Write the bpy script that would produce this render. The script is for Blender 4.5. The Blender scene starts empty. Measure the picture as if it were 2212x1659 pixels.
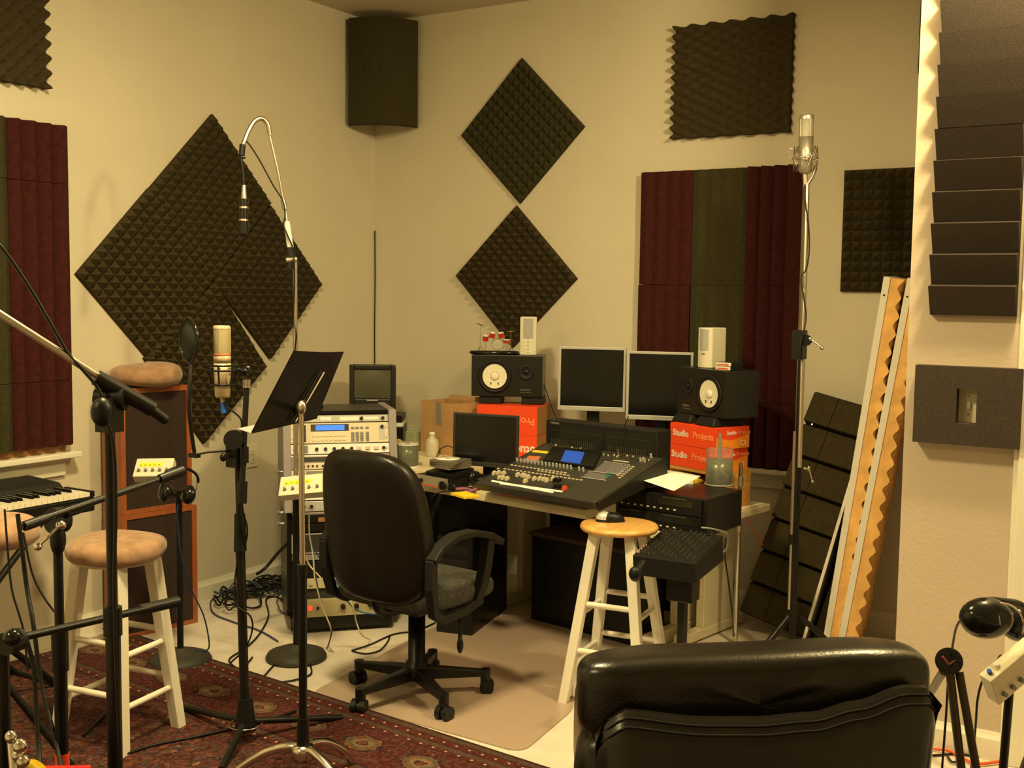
import bpy, bmesh, math, random
from mathutils import Vector, Matrix, Euler
random.seed(7)
PI=math.pi
COL=bpy.context.scene.collection
R=math.radians
# ---------------------------------------------------------------- camera model (also used to measure places)
IW,IH=2212,1659
FPX=2427.; PITCH=.0807; ROLL=.01255; YAW=.5469
CAM=Vector((4.09,-5.17,1.52))
Fv=Vector((-math.sin(YAW)*math.cos(PITCH),math.cos(YAW)*math.cos(PITCH),-math.sin(PITCH)))
R0=Vector((math.cos(YAW),math.sin(YAW),0)); U0=R0.cross(Fv)
Rv=R0*math.cos(ROLL)+U0*math.sin(ROLL); Uv=U0*math.cos(ROLL)-R0*math.sin(ROLL)
def ray(px,py): return Fv+Rv*((px-IW/2)/FPX)+Uv*(-(py-IH/2)/FPX)
def onz(px,py,z=0.):
    d=ray(px,py); return CAM+d*((z-CAM.z)/d.z)
def ony(px,py,y=0.):
    d=ray(px,py); return CAM+d*((y-CAM.y)/d.y)
def onx(px,py,x=0.):
    d=ray(px,py); return CAM+d*((x-CAM.x)/d.x)
def at(px,py,dep): return CAM+ray(px,py)*dep
# ---------------------------------------------------------------- materials
MATS={}
def mat(name,col,rough=.6,metal=0.,var=.0,vscale=20.,bump=0.,bscale=60.,spec=.5,emit=None,estr=0.,trans=0.,alpha=1.,coat=0.,col2=None,sheen=0.,ior=1.45,bdist=.002):
    if name in MATS: return MATS[name]
    m=bpy.data.materials.new(name); m.use_nodes=True; nt=m.node_tree; b=nt.nodes['Principled BSDF']
    b.inputs['Base Color'].default_value=(*col,1); b.inputs['Roughness'].default_value=rough; b.inputs['Metallic'].default_value=metal
    b.inputs['Specular IOR Level'].default_value=spec; b.inputs['Transmission Weight'].default_value=trans; b.inputs['Coat Weight'].default_value=coat
    b.inputs['IOR'].default_value=ior; b.inputs['Alpha'].default_value=alpha
    if sheen: b.inputs['Sheen Weight'].default_value=sheen
    if emit: b.inputs['Emission Color'].default_value=(*emit,1); b.inputs['Emission Strength'].default_value=estr
    tc=nt.nodes.new('ShaderNodeTexCoord')
    if var or col2:
        n=nt.nodes.new('ShaderNodeTexNoise'); n.inputs['Scale'].default_value=vscale; n.inputs['Detail'].default_value=4
        nt.links.new(tc.outputs['Object'],n.inputs['Vector'])
        r=nt.nodes.new('ShaderNodeValToRGB'); c2=col2 or tuple(max(0,c*(1-var)) for c in col)
        c1=col if col2 else tuple(min(1,c*(1+var)) for c in col)
        r.color_ramp.elements[0].color=(*c2,1); r.color_ramp.elements[0].position=.35
        r.color_ramp.elements[1].color=(*c1,1); r.color_ramp.elements[1].position=.65
        nt.links.new(n.outputs['Fac'],r.inputs['Fac']); nt.links.new(r.outputs['Color'],b.inputs['Base Color'])
    if bump:
        n2=nt.nodes.new('ShaderNodeTexNoise'); n2.inputs['Scale'].default_value=bscale; n2.inputs['Detail'].default_value=3
        nt.links.new(tc.outputs['Object'],n2.inputs['Vector'])
        bp=nt.nodes.new('ShaderNodeBump'); bp.inputs['Strength'].default_value=bump; bp.inputs['Distance'].default_value=bdist
        nt.links.new(n2.outputs['Fac'],bp.inputs['Height']); nt.links.new(bp.outputs['Normal'],b.inputs['Normal'])
    MATS[name]=m; return m
WALL=mat('wall_paint',(.66,.60,.47),.55,bump=.35,bscale=70,spec=.35,var=.02,vscale=3,bdist=.003)
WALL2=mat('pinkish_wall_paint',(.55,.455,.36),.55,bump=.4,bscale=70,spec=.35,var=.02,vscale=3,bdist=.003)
CEIL=mat('ceiling_paint',(.60,.54,.42),.8,bump=.4,bscale=60)
TRIM=mat('trim_paint',(.78,.74,.62),.4)
FLOOR=mat('floor_finish',(.73,.65,.58),.38,bump=.1,bscale=15,col2=(.63,.57,.49),vscale=9)
BLK=mat('black_plastic',(.006,.006,.006),.42,spec=.4)
BLKG=mat('black_gloss',(.008,.008,.008),.15)
BLKM=mat('black_powder_coat',(.007,.0065,.006),.36,spec=.4)
BLKT=mat('black_textured_plastic',(.011,.010,.009),.55,bump=.4,bscale=400,spec=.35)
BLKL=mat('black_leather',(.008,.0065,.005),.27,bump=.35,bscale=160,spec=.6,bdist=.0015)
BLKV=mat('black_vinyl',(.009,.007,.005),.34,bump=.3,bscale=200,spec=.45)
WDARK=mat('dark_brown_board',(.06,.025,.012),.6)
BLKF=mat('black_fabric',(.012,.011,.010),.95,bump=.5,bscale=500)
SEATF=mat('charcoal_seat_fabric',(.045,.042,.035),.9,var=.3,vscale=60,bump=.5,bscale=300)
FOAM=mat('charcoal_foam',(.050,.038,.018),.95,bump=.6,bscale=420,spec=.15,var=.12,vscale=40)
FOAMP=mat('charcoal_foam_with_speckles',(.048,.036,.028),.92,bump=.6,bscale=420,spec=.3,var=.25,vscale=300)
FOAMG=mat('grey_green_foam',(.046,.040,.018),.95,bump=.6,bscale=420,spec=.15,var=.12,vscale=60)
MAROON=mat('maroon_foam',(.052,.012,.011),.95,bump=.6,bscale=420,spec=.15,var=.18,vscale=50)
ORF=mat('orange_foam',(.86,.50,.17),.9,var=.15,vscale=14,bump=.3,bscale=120)
CHR=mat('chrome',(.75,.72,.66),.18,1.)
SATIN=mat('satin_nickel',(.62,.57,.50),.35,1.)
STEEL=mat('brushed_aluminium',(.70,.70,.70),.35,.85)
CREAM=mat('cream_plastic',(.72,.66,.50),.45)
WHITE=mat('white_paint',(.80,.76,.66),.4)
WHT=mat('white_plastic',(.82,.80,.74),.4)
PAPER=mat('paper',(.86,.84,.78),.8)
DESKM=mat('beige_laminate',(.72,.64,.45),.4,var=.04,vscale=8)
GREY=mat('dark_grey_enamel',(.034,.031,.026),.45,bump=.1,bscale=300)
GRY2=mat('mid_grey_plastic',(.22,.22,.21),.5)
GRYL=mat('silver_plastic',(.50,.51,.50),.4,.3)
RED=mat('red_card',(.85,.07,.015),.45)
ORG=mat('orange_card',(.90,.28,.02),.45)
YEL=mat('yellow_paper',(.90,.58,.03),.6)
YELT=mat('yellow_tape',(.95,.78,.05),.5)
BLUE=mat('blue_plastic',(.02,.12,.55),.4)
SUEDE=mat('tan_suede',(.36,.21,.12),.9,var=.18,vscale=25,bump=.5,bscale=60,sheen=.3)
CARD=mat('brown_cardboard',(.45,.26,.11),.8,var=.08,vscale=10)
WOODW=None
def woodmat(name,c1,c2,scale=(3,40,3),rough=.35,coat=.3):
    if name in MATS: return MATS[name]
    m=bpy.data.materials.new(name); m.use_nodes=True; nt=m.node_tree; b=nt.nodes['Principled BSDF']
    tc=nt.nodes.new('ShaderNodeTexCoord'); mp=nt.nodes.new('ShaderNodeMapping'); mp.inputs['Scale'].default_value=scale
    n=nt.nodes.new('ShaderNodeTexNoise'); n.inputs['Scale'].default_value=3; n.inputs['Detail'].default_value=6
    r=nt.nodes.new('ShaderNodeValToRGB'); r.color_ramp.elements[0].color=(*c1,1); r.color_ramp.elements[1].color=(*c2,1)
    r.color_ramp.elements[0].position=.35; r.color_ramp.elements[1].position=.65
    nt.links.new(tc.outputs['Object'],mp.inputs['Vector']); nt.links.new(mp.outputs['Vector'],n.inputs['Vector'])
    nt.links.new(n.outputs['Fac'],r.inputs['Fac']); nt.links.new(r.outputs['Color'],b.inputs['Base Color'])
    b.inputs['Roughness'].default_value=rough; b.inputs['Coat Weight'].default_value=coat; MATS[name]=m; return m
WLIGHT=woodmat('light_birch',(.62,.33,.09),(.76,.45,.15),(14,1.5,14))
WRED=woodmat('reddish_veneer',(.26,.065,.018),(.36,.10,.03),(20,20,2))
WBROWN=woodmat('brown_plywood',(.22,.10,.03),(.38,.18,.06),(2,20,20),.6,0)
WORANGE=woodmat('orange_pine',(.52,.25,.05),(.66,.36,.10),(3,3,20))
# ---------------------------------------------------------------- mesh builder
class MB:
    def __init__(s): s.v=[];s.f=[];s.m=[];s.mats=[];s.sm=[]
    def mi(s,m):
        if m not in s.mats: s.mats.append(m)
        return s.mats.index(m)
    def add(s,vs,fs,m,M=None,smooth=False):
        o=len(s.v); s.v+= [tuple(M@Vector(v)) if M else tuple(v) for v in vs]
        i=s.mi(m)
        for f in fs: s.f.append([a+o for a in f]); s.m.append(i); s.sm.append(smooth)
        return s
    def box(s,x0,x1,y0,y1,z0,z1,m,M=None):
        vs=[(x,y,z) for z in (z0,z1) for y in (y0,y1) for x in (x0,x1)]
        return s.add(vs,[(0,2,3,1),(4,5,7,6),(0,1,5,4),(2,6,7,3),(0,4,6,2),(1,3,7,5)],m,M)
    def hexa(s,b,t,m,M=None): # 4 bottom, 4 top (ccw from above)
        return s.add(list(b)+list(t),[(3,2,1,0),(4,5,6,7),(0,1,5,4),(1,2,6,5),(2,3,7,6),(3,0,4,7)],m,M)
    def prism(s,poly,z0,z1,m,M=None): # poly xy ccw
        n=len(poly); vs=[(x,y,z0) for x,y in poly]+[(x,y,z1) for x,y in poly]
        fs=[tuple(range(n-1,-1,-1)),tuple(range(n,2*n))]+[(i,(i+1)%n,n+(i+1)%n,n+i) for i in range(n)]
        return s.add(vs,fs,m,M)
    def cyl(s,a,b,r,m,r2=None,n=16,M=None,cap=True):
        a=Vector(a);b=Vector(b);r2=r if r2 is None else r2
        d=(b-a).normalized(); u=d.orthogonal().normalized(); w=d.cross(u)
        vs=[];
        for c,rr in ((a,r),(b,r2)):
            for i in range(n):
                t=2*PI*i/n; vs.append(c+(u*math.cos(t)+w*math.sin(t))*rr)
        s.add(vs,[(i,(i+1)%n,n+(i+1)%n,n+i) for i in range(n)],m,M,True)
        if cap: s.add(vs,[tuple(range(n-1,-1,-1)),tuple(range(n,2*n))],m,M)
        return s
    def lathe(s,prof,m,M=None,n=28,smooth=True,close=True): # prof [(r,z)] along z
        vs=[];k=len(prof)
        for i in range(n):
            t=2*PI*i/n
            for r,z in prof: vs.append((r*math.cos(t),r*math.sin(t),z))
        fs=[]
        for i in range(n):
            j=(i+1)%n
            for a in range(k-1): fs.append((i*k+a,j*k+a,j*k+a+1,i*k+a+1))
        s.add(vs,fs,m,M,smooth); return s
    def tube(s,pts,r,m,n=8,sub=6,M=None,cap=True,radii=None):
        P=[Vector(p) for p in pts]
        rr=radii or [r]*len(P)
        if sub>1 and len(P)>2:
            Q=[];RR=[]
            for i in range(len(P)-1):
                p0=P[max(i-1,0)];p1=P[i];p2=P[i+1];p3=P[min(i+2,len(P)-1)]
                for k in range(sub):
                    t=k/sub
                    Q.append(.5*((2*p1)+(p2-p0)*t+(2*p0-5*p1+4*p2-p3)*t*t+(3*p1-p0-3*p2+p3)*t**3)); RR.append(rr[i]*(1-t)+rr[i+1]*t)
            Q.append(P[-1]);RR.append(rr[-1]); P=Q; rr=RR
        vs=[];u=None
        for i,p in enumerate(P):
            d=(P[min(i+1,len(P)-1)]-P[max(i-1,0)])
            d=d.normalized() if d.length>1e-9 else Vector((0,0,1))
            u=d.orthogonal().normalized() if u is None else (u-d*u.dot(d)).normalized()
            w=d.cross(u)
            for k in range(n):
                t=2*PI*k/n; vs.append(p+(u*math.cos(t)+w*math.sin(t))*rr[i])
        fs=[]
        for i in range(len(P)-1):
            for k in range(n): fs.append((i*n+k,i*n+(k+1)%n,(i+1)*n+(k+1)%n,(i+1)*n+k))
        s.add(vs,fs,m,M,True)
        if cap:
            e=len(P)*n; s.add(vs,[tuple(range(n-1,-1,-1)),tuple(range(e-n,e))],m,M)
        return s
    def ell(s,c,rx,ry,rz,m,M=None,nu=20,nv=12,e=1.):
        vs=[];c=Vector(c)
        def p(t,k): return math.copysign(abs(t)**k,t)
        for j in range(nv+1):
            ph=-PI/2+PI*j/nv
            for i in range(nu):
                t=2*PI*i/nu; vs.append(c+Vector((rx*p(math.cos(ph),e)*p(math.cos(t),e),ry*p(math.cos(ph),e)*p(math.sin(t),e),rz*p(math.sin(ph),e))))
        fs=[(j*nu+i,j*nu+(i+1)%nu,(j+1)*nu+(i+1)%nu,(j+1)*nu+i) for j in range(nv) for i in range(nu)]
        return s.add(vs,fs,m,M,True)
    def grid(s,fn,nu,nv,m,M=None,smooth=True,thick=None):
        vs=[fn(i/nu,j/nv) for j in range(nv+1) for i in range(nu+1)]
        fs=[(j*(nu+1)+i,j*(nu+1)+i+1,(j+1)*(nu+1)+i+1,(j+1)*(nu+1)+i) for j in range(nv) for i in range(nu)]
        return s.add(vs,fs,m,M,smooth)
    def text(s,txt,size,m,M,ext=.0004,bold=0.,sx=1.):
        cu=bpy.data.curves.new('lettering','FONT'); cu.body=txt; cu.size=size; cu.extrude=ext; cu.offset=bold; cu.resolution_u=3
        o=bpy.data.objects.new('lettering',cu); COL.objects.link(o)
        dg=bpy.context.evaluated_depsgraph_get(); me=bpy.data.meshes.new_from_object(o.evaluated_get(dg))
        MM=M@Matrix.Diagonal((sx,1,1,1))
        s.add([v.co.copy() for v in me.vertices],[tuple(p.vertices) for p in me.polygons],m,MM)
        bpy.data.objects.remove(o); bpy.data.meshes.remove(me); bpy.data.curves.remove(cu); return s
    def mesh(s,name):
        me=bpy.data.meshes.new(name); me.from_pydata(s.v,[],s.f)
        for m in s.mats: me.materials.append(m)
        for p,i,sm in zip(me.polygons,s.m,s.sm): p.material_index=i; p.use_smooth=sm
        me.update(); return me
    def obj(s,name,parent=None,bevel=0.,seg=2,solid=0.,sub=0,loc=None,label=None):
        o=bpy.data.objects.new(name,s.mesh(name)); COL.objects.link(o)
        if parent: o.parent=parent
        if loc is not None: o.location=loc
        if solid:
            md=o.modifiers.new('thickness','SOLIDIFY'); md.thickness=solid; md.offset=0
        if bevel:
            md=o.modifiers.new('soft_edges','BEVEL'); md.width=bevel; md.segments=seg; md.limit_method='ANGLE'; md.angle_limit=R(40); md.harden_normals=False
        if sub:
            md=o.modifiers.new('smooth','SUBSURF'); md.levels=sub; md.render_levels=sub
        if label: o['label']=label
        return o
def _objw(s,name,parent,**k): # parts built in room coordinates, stored relative to the thing's base
    o=s.obj(name,parent,**k); L=Vector(root_of(parent)); 
    for v in o.data.vertices: v.co-=L
    return o
def root_of(o):
    v=Vector((0,0,0))
    while o is not None: v+=o.location; o=o.parent
    return v
MB.objw=_objw
def tag(o,label,cat,group=None,kind=None):
    if label: o['label']=label
    if cat: o['category']=cat
    if group: o['group']=group
    if kind: o['kind']=kind
    return o
def thing(name,label,cat,loc=(0,0,0),rz=0.,group=None,rot=None):
    o=bpy.data.objects.new(name,None); COL.objects.link(o); o.empty_display_size=.05
    o.location=loc; o.rotation_euler=rot if rot else (0,0,rz)
    return tag(o,label,cat,group)
def struct(mb,name,**k):
    o=mb.obj(name,**k); o['kind']='structure'; return o
def rep(mesh,name,parent,places): # several small parts that share one mesh
    for p in places:
        o=bpy.data.objects.new(name,mesh); COL.objects.link(o); o.parent=parent
        if isinstance(p,Matrix): o.matrix_local=p
        else: o.location=p
def T(x,y,z): return Matrix.Translation((x,y,z))
def RX(a): return Matrix.Rotation(a,4,'X')
def RY(a): return Matrix.Rotation(a,4,'Y')
def RZ(a): return Matrix.Rotation(a,4,'Z')
def frame(o,x,y): # matrix from origin and x,y axis vectors
    x=Vector(x).normalized(); z=x.cross(Vector(y)).normalized(); y=z.cross(x)
    M=Matrix((( x.x,y.x,z.x,o[0]),(x.y,y.y,z.y,o[1]),(x.z,y.z,z.z,o[2]),(0,0,0,1))); return M
def dup(root,loc,rz,label=None,group=None):
    r=root.copy(); COL.objects.link(r); r.location=loc; r.rotation_euler=(0,0,rz)
    if label: r['label']=label
    if group: r['group']=group
    for ch in list(root.children):
        c=ch.copy(); COL.objects.link(c); c.parent=r
        for g in ch.children:
            d=g.copy(); COL.objects.link(d); d.parent=c
    return r
# ================================================================ the room
CH=3.045
struct(MB().box(-.1,7,-8,.1,-.1,0,FLOOR),'floor')
struct(MB().box(-.1,7,-8,.1,CH,CH+.1,CEIL),'ceiling')
struct(MB().box(-.1,0,-8,.1,0,CH,WALL),'wall_left')
struct(MB().box(0,3.26,0,.1,0,CH,WALL),'wall_back')
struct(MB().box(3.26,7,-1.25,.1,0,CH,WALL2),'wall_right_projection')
struct(MB().box(6.9,7,-8,-1.25,0,CH,WALL),'wall_right')
struct(MB().box(0,6.9,-8,-7.9,0,CH,WALL),'wall_front')
def base_prof(mb,M,L):
    # profile in local y (out) z, swept along x
    pr_=[(0,0),(.016,0),(.016,.072),(.009,.085),(.006,.095),(0,.095)]
    vs=[(x,y,z) for x in (0,L) for y,z in pr_]; n=len(pr_)
    fs=[(i,(i+1)%n,n+(i+1)%n,n+i) for i in range(n)]+[tuple(range(n-1,-1,-1)),tuple(range(n,2*n))]
    mb.add(vs,fs,TRIM,M)
m=MB(); base_prof(m,frame((0,0,0),(0,-1,0),(1,0,0)),7.9); struct(m,'baseboard_left')
m=MB(); base_prof(m,frame((3.26,0,0),(-1,0,0),(0,-1,0)),3.25); struct(m,'baseboard_back')
m=MB(); base_prof(m,frame((3.607,-1.25,0),(-1,0,0),(0,-1,0)),.325); struct(m,'baseboard_right_projection')
# door casing on the projecting wall
m=MB().box(3.607,3.70,-1.272,-1.25,0,2.12,TRIM).box(3.622,3.685,-1.280,-1.272,0,2.12,TRIM); struct(m,'trim_1',bevel=.004)
m=MB().box(3.70,4.5,-1.262,-1.25,.005,2.04,WHITE); struct(m,'door_1')
# window behind the foam on the left wall: sill, apron and the board that covers it
m=MB().box(0,.075,-2.72,-2.075,.805,.828,TRIM).box(0,.035,-2.70,-2.10,.79,.806,TRIM).box(0,.018,-2.69,-2.115,.725,.79,TRIM)
struct(m,'window_1',bevel=.004)
m=MB().box(0,.02,-2.65,-2.118,.828,2.17,WBROWN); o=struct(m,'trim_2')
# window behind the foam on the back wall
m=MB().box(1.66,2.56,-.075,0,.685,.708,TRIM).box(1.68,2.54,-.035,0,.67,.686,TRIM).box(1.69,2.53,-.018,0,.61,.67,TRIM)
struct(m,'window_2',bevel=.004)
struct(MB().box(1.72,2.50,-.02,0,.708,2.10,WBROWN),'trim_3')
# ================================================================ foam on the walls
def pyr_tile(w,h,nx,ny,base,pk,m,seed=0):
    mb=MB(); rnd=random.Random(seed)
    dx,dy=w/nx,h/ny
    for i in range(nx):
        for j in range(ny):
            x=-w/2+i*dx; y=-h/2+j*dy; c=(x+dx/2+rnd.uniform(-.04,.04)*dx,y+dy/2+rnd.uniform(-.04,.04)*dy,pk)
            mb.add([(x,y,base),(x+dx,y,base),(x+dx,y+dy,base),(x,y+dy,base),c],[(0,1,4),(1,2,4),(2,3,4),(3,0,4)],m)
    a,b=w/2,h/2
    mb.add([(-a,-b,.001),(a,-b,.001),(a,b,.001),(-a,b,.001),(-a,-b,base),(a,-b,base),(a,b,base),(-a,b,base)],[(3,2,1,0),(0,1,5,4),(1,2,6,5),(2,3,7,6),(3,0,4,7)],m)
    return mb
def egg_tile(w,h,nx,ny,base,amp,m,res=6):
    mb=MB(); gx,gy=nx*res,ny*res
    def fn(u,v):
        a=.5+.5*math.cos(2*PI*nx*u)*math.cos(2*PI*ny*v)
        z=base+amp*a
        ex=.004*math.cos(2*PI*ny*v*1.0); ex2=.004*math.cos(2*PI*nx*u)
        x=-w/2+w*u; y=-h/2+h*v
        if u==0: x-=.005*math.cos(2*PI*ny*v)
        if u==1: x+=.003*math.cos(2*PI*ny*v)
        if v==0: y-=.002*math.cos(2*PI*nx*u)
        if v==1: y+=.003*math.cos(2*PI*nx*u)
        return (x,y,z)
    mb.grid(fn,gx,gy,m)
    # skirt
    edge=[fn(i/gx,0) for i in range(gx+1)]+[fn(1,j/gy) for j in range(1,gy+1)]+[fn(1-i/gx,1) for i in range(1,gx+1)]+[fn(0,1-j/gy) for j in range(1,gy)]
    n=len(edge); vs=[(x,y,.001) for x,y,z in edge]+edge
    mb.add(vs,[(i,(i+1)%n,n+(i+1)%n,n+i) for i in range(n)]+[tuple(range(n-1,-1,-1))],m)
    return mb
def wedge_tile(w,h,n,base,amp,m,pk=.5): # n ribs running along local y, stacked in local x
    mb=MB(); prof=[(-w/2,.001)]
    for i in range(n):
        x=-w/2+w*i/n; prof+=[(x+.0001,base),(x+w/n*pk,base+amp)]
    prof+=[(w/2,base),(w/2,.001)]
    k=len(prof); vs=[(x,-h/2,z) for x,z in prof]+[(x,h/2,z) for x,z in prof]
    mb.add(vs,[(i,(i+1)%k,k+(i+1)%k,k+i) for i in range(k)]+[tuple(range(k-1,-1,-1)),tuple(range(k,2*k))],m); return mb
def onleft(y,z,rot=0.): # matrix: tile local x -> room +y, local y -> up, local z -> out of left wall
    return frame((0.0,y,z),(0,1,0),(0,0,1))@RZ(rot)
def onback(x,z,rot=0.,y=0.): return frame((x,y,z),(1,0,0),(0,0,1))@RZ(rot)
def put(o,M): o.matrix_world=M; return o
# big diamond on the left wall: four pyramid tiles
C0=(-1.262,1.578); s=.556
g='pyramid foam tiles of the big diamond on the left wall'
for (dy,dz,rot,lab,sd) in ((-.389,0,45,'left tile of the big charcoal pyramid foam diamond, above the tan cushion',1),(.0,.384,45,'top tile of the big charcoal pyramid foam diamond on the left wall',2),
        (.389,-.02,44.6,'right tile of the big charcoal pyramid foam diamond, behind the gooseneck stand',3),(-.036,-.412,39.5,'bottom tile of the big charcoal foam diamond, slipped so the wall shows in gaps',4)):
    t=pyr_tile(s,s,12,12,.016,.052,FOAM,sd).obj('foam_tile'); put(t,onleft(C0[0]+dy,C0[1]+dz,R(rot))); tag(t,lab,'foam tile',g)
# diamonds on the back wall
t=pyr_tile(.535,.535,12,12,.016,.04,FOAMG,5).obj('foam_tile'); put(t,onback(.985,2.373,R(45))); tag(t,'upper of the two charcoal foam diamonds touching point to point on the back wall','foam tile')
t=pyr_tile(.535,.535,12,12,.016,.05,FOAM,6).obj('foam_tile'); put(t,onback(.957,1.606,R(44))); tag(t,'lower of the two charcoal foam diamonds, behind the toy drum kit','foam tile')
t=egg_tile(.585,.53,6,11,.02,.03,FOAM).obj('foam_tile'); put(t,onback(2.146,2.544,R(-.3))); tag(t,'square charcoal convoluted foam tile with wavy edges above the maroon window foam','foam tile')
t=pyr_tile(.54,.545,12,12,.016,.045,FOAM,8).obj('foam_tile'); put(t,onback(2.963,1.818)); tag(t,'charcoal pyramid foam square partly hidden by the projecting wall','foam tile')
t=wedge_tile(.30,.55,5,.02,.04,FOAM).obj('foam_tile'); put(t,onback(3.145,2.765)); tag(t,'charcoal foam strip high on the back wall peeking past the projecting wall','foam tile')
t=egg_tile(.60,.59,10,10,.02,.035,FOAM).obj('foam_tile'); put(t,onleft(-2.475,2.622,R(.5))); tag(t,'charcoal convoluted foam tile in the top left corner above the maroon foam','foam tile')
# corner bass trap: a foam sheet bulging across the top of the corner
def trap(u,v,off):
    a=PI/2*u; p0=Vector((0,-.235)); p1=Vector((.30,0)); mid=(p0+p1)/2; d=(p1-p0); nrm=Vector((d.y,-d.x)).normalized()
    b=math.sin(PI*u); p=p0+d*u+nrm*(.075*b+off); z=2.435+(.575)*v
    return (p.x,p.y,z)
m=MB()
m.grid(lambda u,v:trap(u,v,.05),16,2,FOAMG); m.grid(lambda u,v:trap(1-u,v,0),16,2,FOAMG)
for v in (0,1):
    lo=[trap(i/16,v,0) for i in range(17)]; hi=[trap(i/16,v,.05) for i in range(17)]
    m.add(lo+hi,[((i,i+1,18+i,17+i) if v else (17+i,18+i,i+1,i)) for i in range(16)],FOAMG)
for u in (0,1):
    m.add([trap(u,0,0),trap(u,1,0),trap(u,1,.05),trap(u,0,.05)],[(0,1,2,3)],FOAMG)
t=m.obj('foam_corner_trap',bevel=.008); tag(t,'grey-green foam sheet bulging across the room corner under the ceiling','foam panel')
# maroon/charcoal wedge foam over the back window
g='wedge foam tiles covering the back window'
cols=[(1.700,.276,MAROON,.02,.010,'flat-looking maroon','left'),(1.976,.272,FOAMG,.02,.010,'charcoal','middle'),(2.248,.258,MAROON,.02,.05,'deep-ribbed maroon','right')]
rows=[(1.572,2.122,'top'),(1.02,1.570,'middle'),(.715,1.018,'bottom')]
for (x0,w,mt,ba,am,nm,pos) in cols:
    for (z0,z1,rp) in rows:
        dxx=-.004 if rp!='top' and pos=='left' else 0
        t=wedge_tile(w-.002,z1-z0,4,ba,am,mt,.5 if pos!='right' else .25).obj('foam_tile'); put(t,onback(x0+w/2+dxx,(z0+z1)/2,0,-.02))
        tag(t,f'{nm} wedge foam tile, {rp} of the {pos} column over the back window','foam tile',g)
g='wedge foam tiles covering the left window'
for (y1,w,mt,nm) in ((-2.093,.283,MAROON,'maroon'),(-2.376,.28,FOAMG,'charcoal')):
    for (z0,z1,rp) in ((1.947,2.185,'top'),(1.135,1.945,'middle'),(.86,1.133,'bottom')):
        t=wedge_tile(w-.002,z1-z0,4,.02,.03,mt).obj('foam_tile'); put(t,frame((.02,y1-w/2,(z0+z1)/2),(0,1,0),(0,0,1)))
        tag(t,f'{nm} ribbed foam tile on the left wall, {rp} one of its column','foam tile',g)
# projecting wall: wedge strip and the padded switch surround
for z0,z1,rp in ((1.466,2.071,'lower'),(2.073,2.678,'upper')):
    t=wedge_tile(z1-z0,.262,6,.025,.05,FOAMP,.93).obj('foam_tile'); put(t,frame((3.463,-1.25,(z0+z1)/2),(0,0,1),(-1,0,0))) ; tag(t,f'{rp} wide-ribbed dark foam tile on the projecting wall at right','foam tile','ribbed foam strips on the projecting wall')
sw=thing('switch_surround','dark padded foam block framing a light switch on the projecting wall','foam panel',(3.462,-1.25,1.172))
m=MB()
def fr(x,z): return (x,z)
ox,oz=.163,.128; hx,hz=.031,.057
for (a,b,c,d) in ((-ox,-hx,-oz,oz),(hx,ox,-oz,oz),(-hx,hx,-oz,-hz),(-hx,hx,hz,oz)):
    m.box(a,b,-.055,-.001,c,d,FOAMP)
m.obj('foam_block',sw)
m=MB().box(-hx-.004,hx+.004,-.006,-.0005,-hz-.004,hz+.004,CREAM).box(-.006,.006,-.014,-.006,-.012,.012,WHT).cyl((0,-.008,.03),(0,-.006,.03),.003,GRY2,n=8).cyl((0,-.008,-.03),(0,-.006,-.03),.003,GRY2,n=8)
m.obj('switch_plate',sw,bevel=.001,label='cream switch plate with toggle')
# outlets
def outlet(loc,rz,label):
    t=thing('wall_outlet',label,'outlet',loc,rz)
    MB().box(-.036,.036,-.006,-.0005,-.058,.058,CREAM).obj('cover_plate',t,bevel=.002)
    m=MB()
    for z in (-.022,.022):
        m.cyl((0,-.0085,z),(0,-.006,z),.015,CREAM,n=16)
        for x in (-.005,.005): m.box(x-.001,x+.001,-.009,-.0084,z-.002,z+.006,BLK)
    m.obj('socket',t)
outlet((0,-1.0,.675),R(90),'cream wall outlet on the left wall beside the microphone tripod')
outlet((.28,0,.70),0,'cream wall outlet on the back wall left of the cardboard box')
m=MB().tube([(.008,-.006,1.09),(.006,-.006,1.3),(.009,-.006,1.6),(.006,-.006,1.87)],.003,BLK,n=6); tag(m.obj('corner_cable'),'thin dark cable running up the room corner above the small television','cable')
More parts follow.
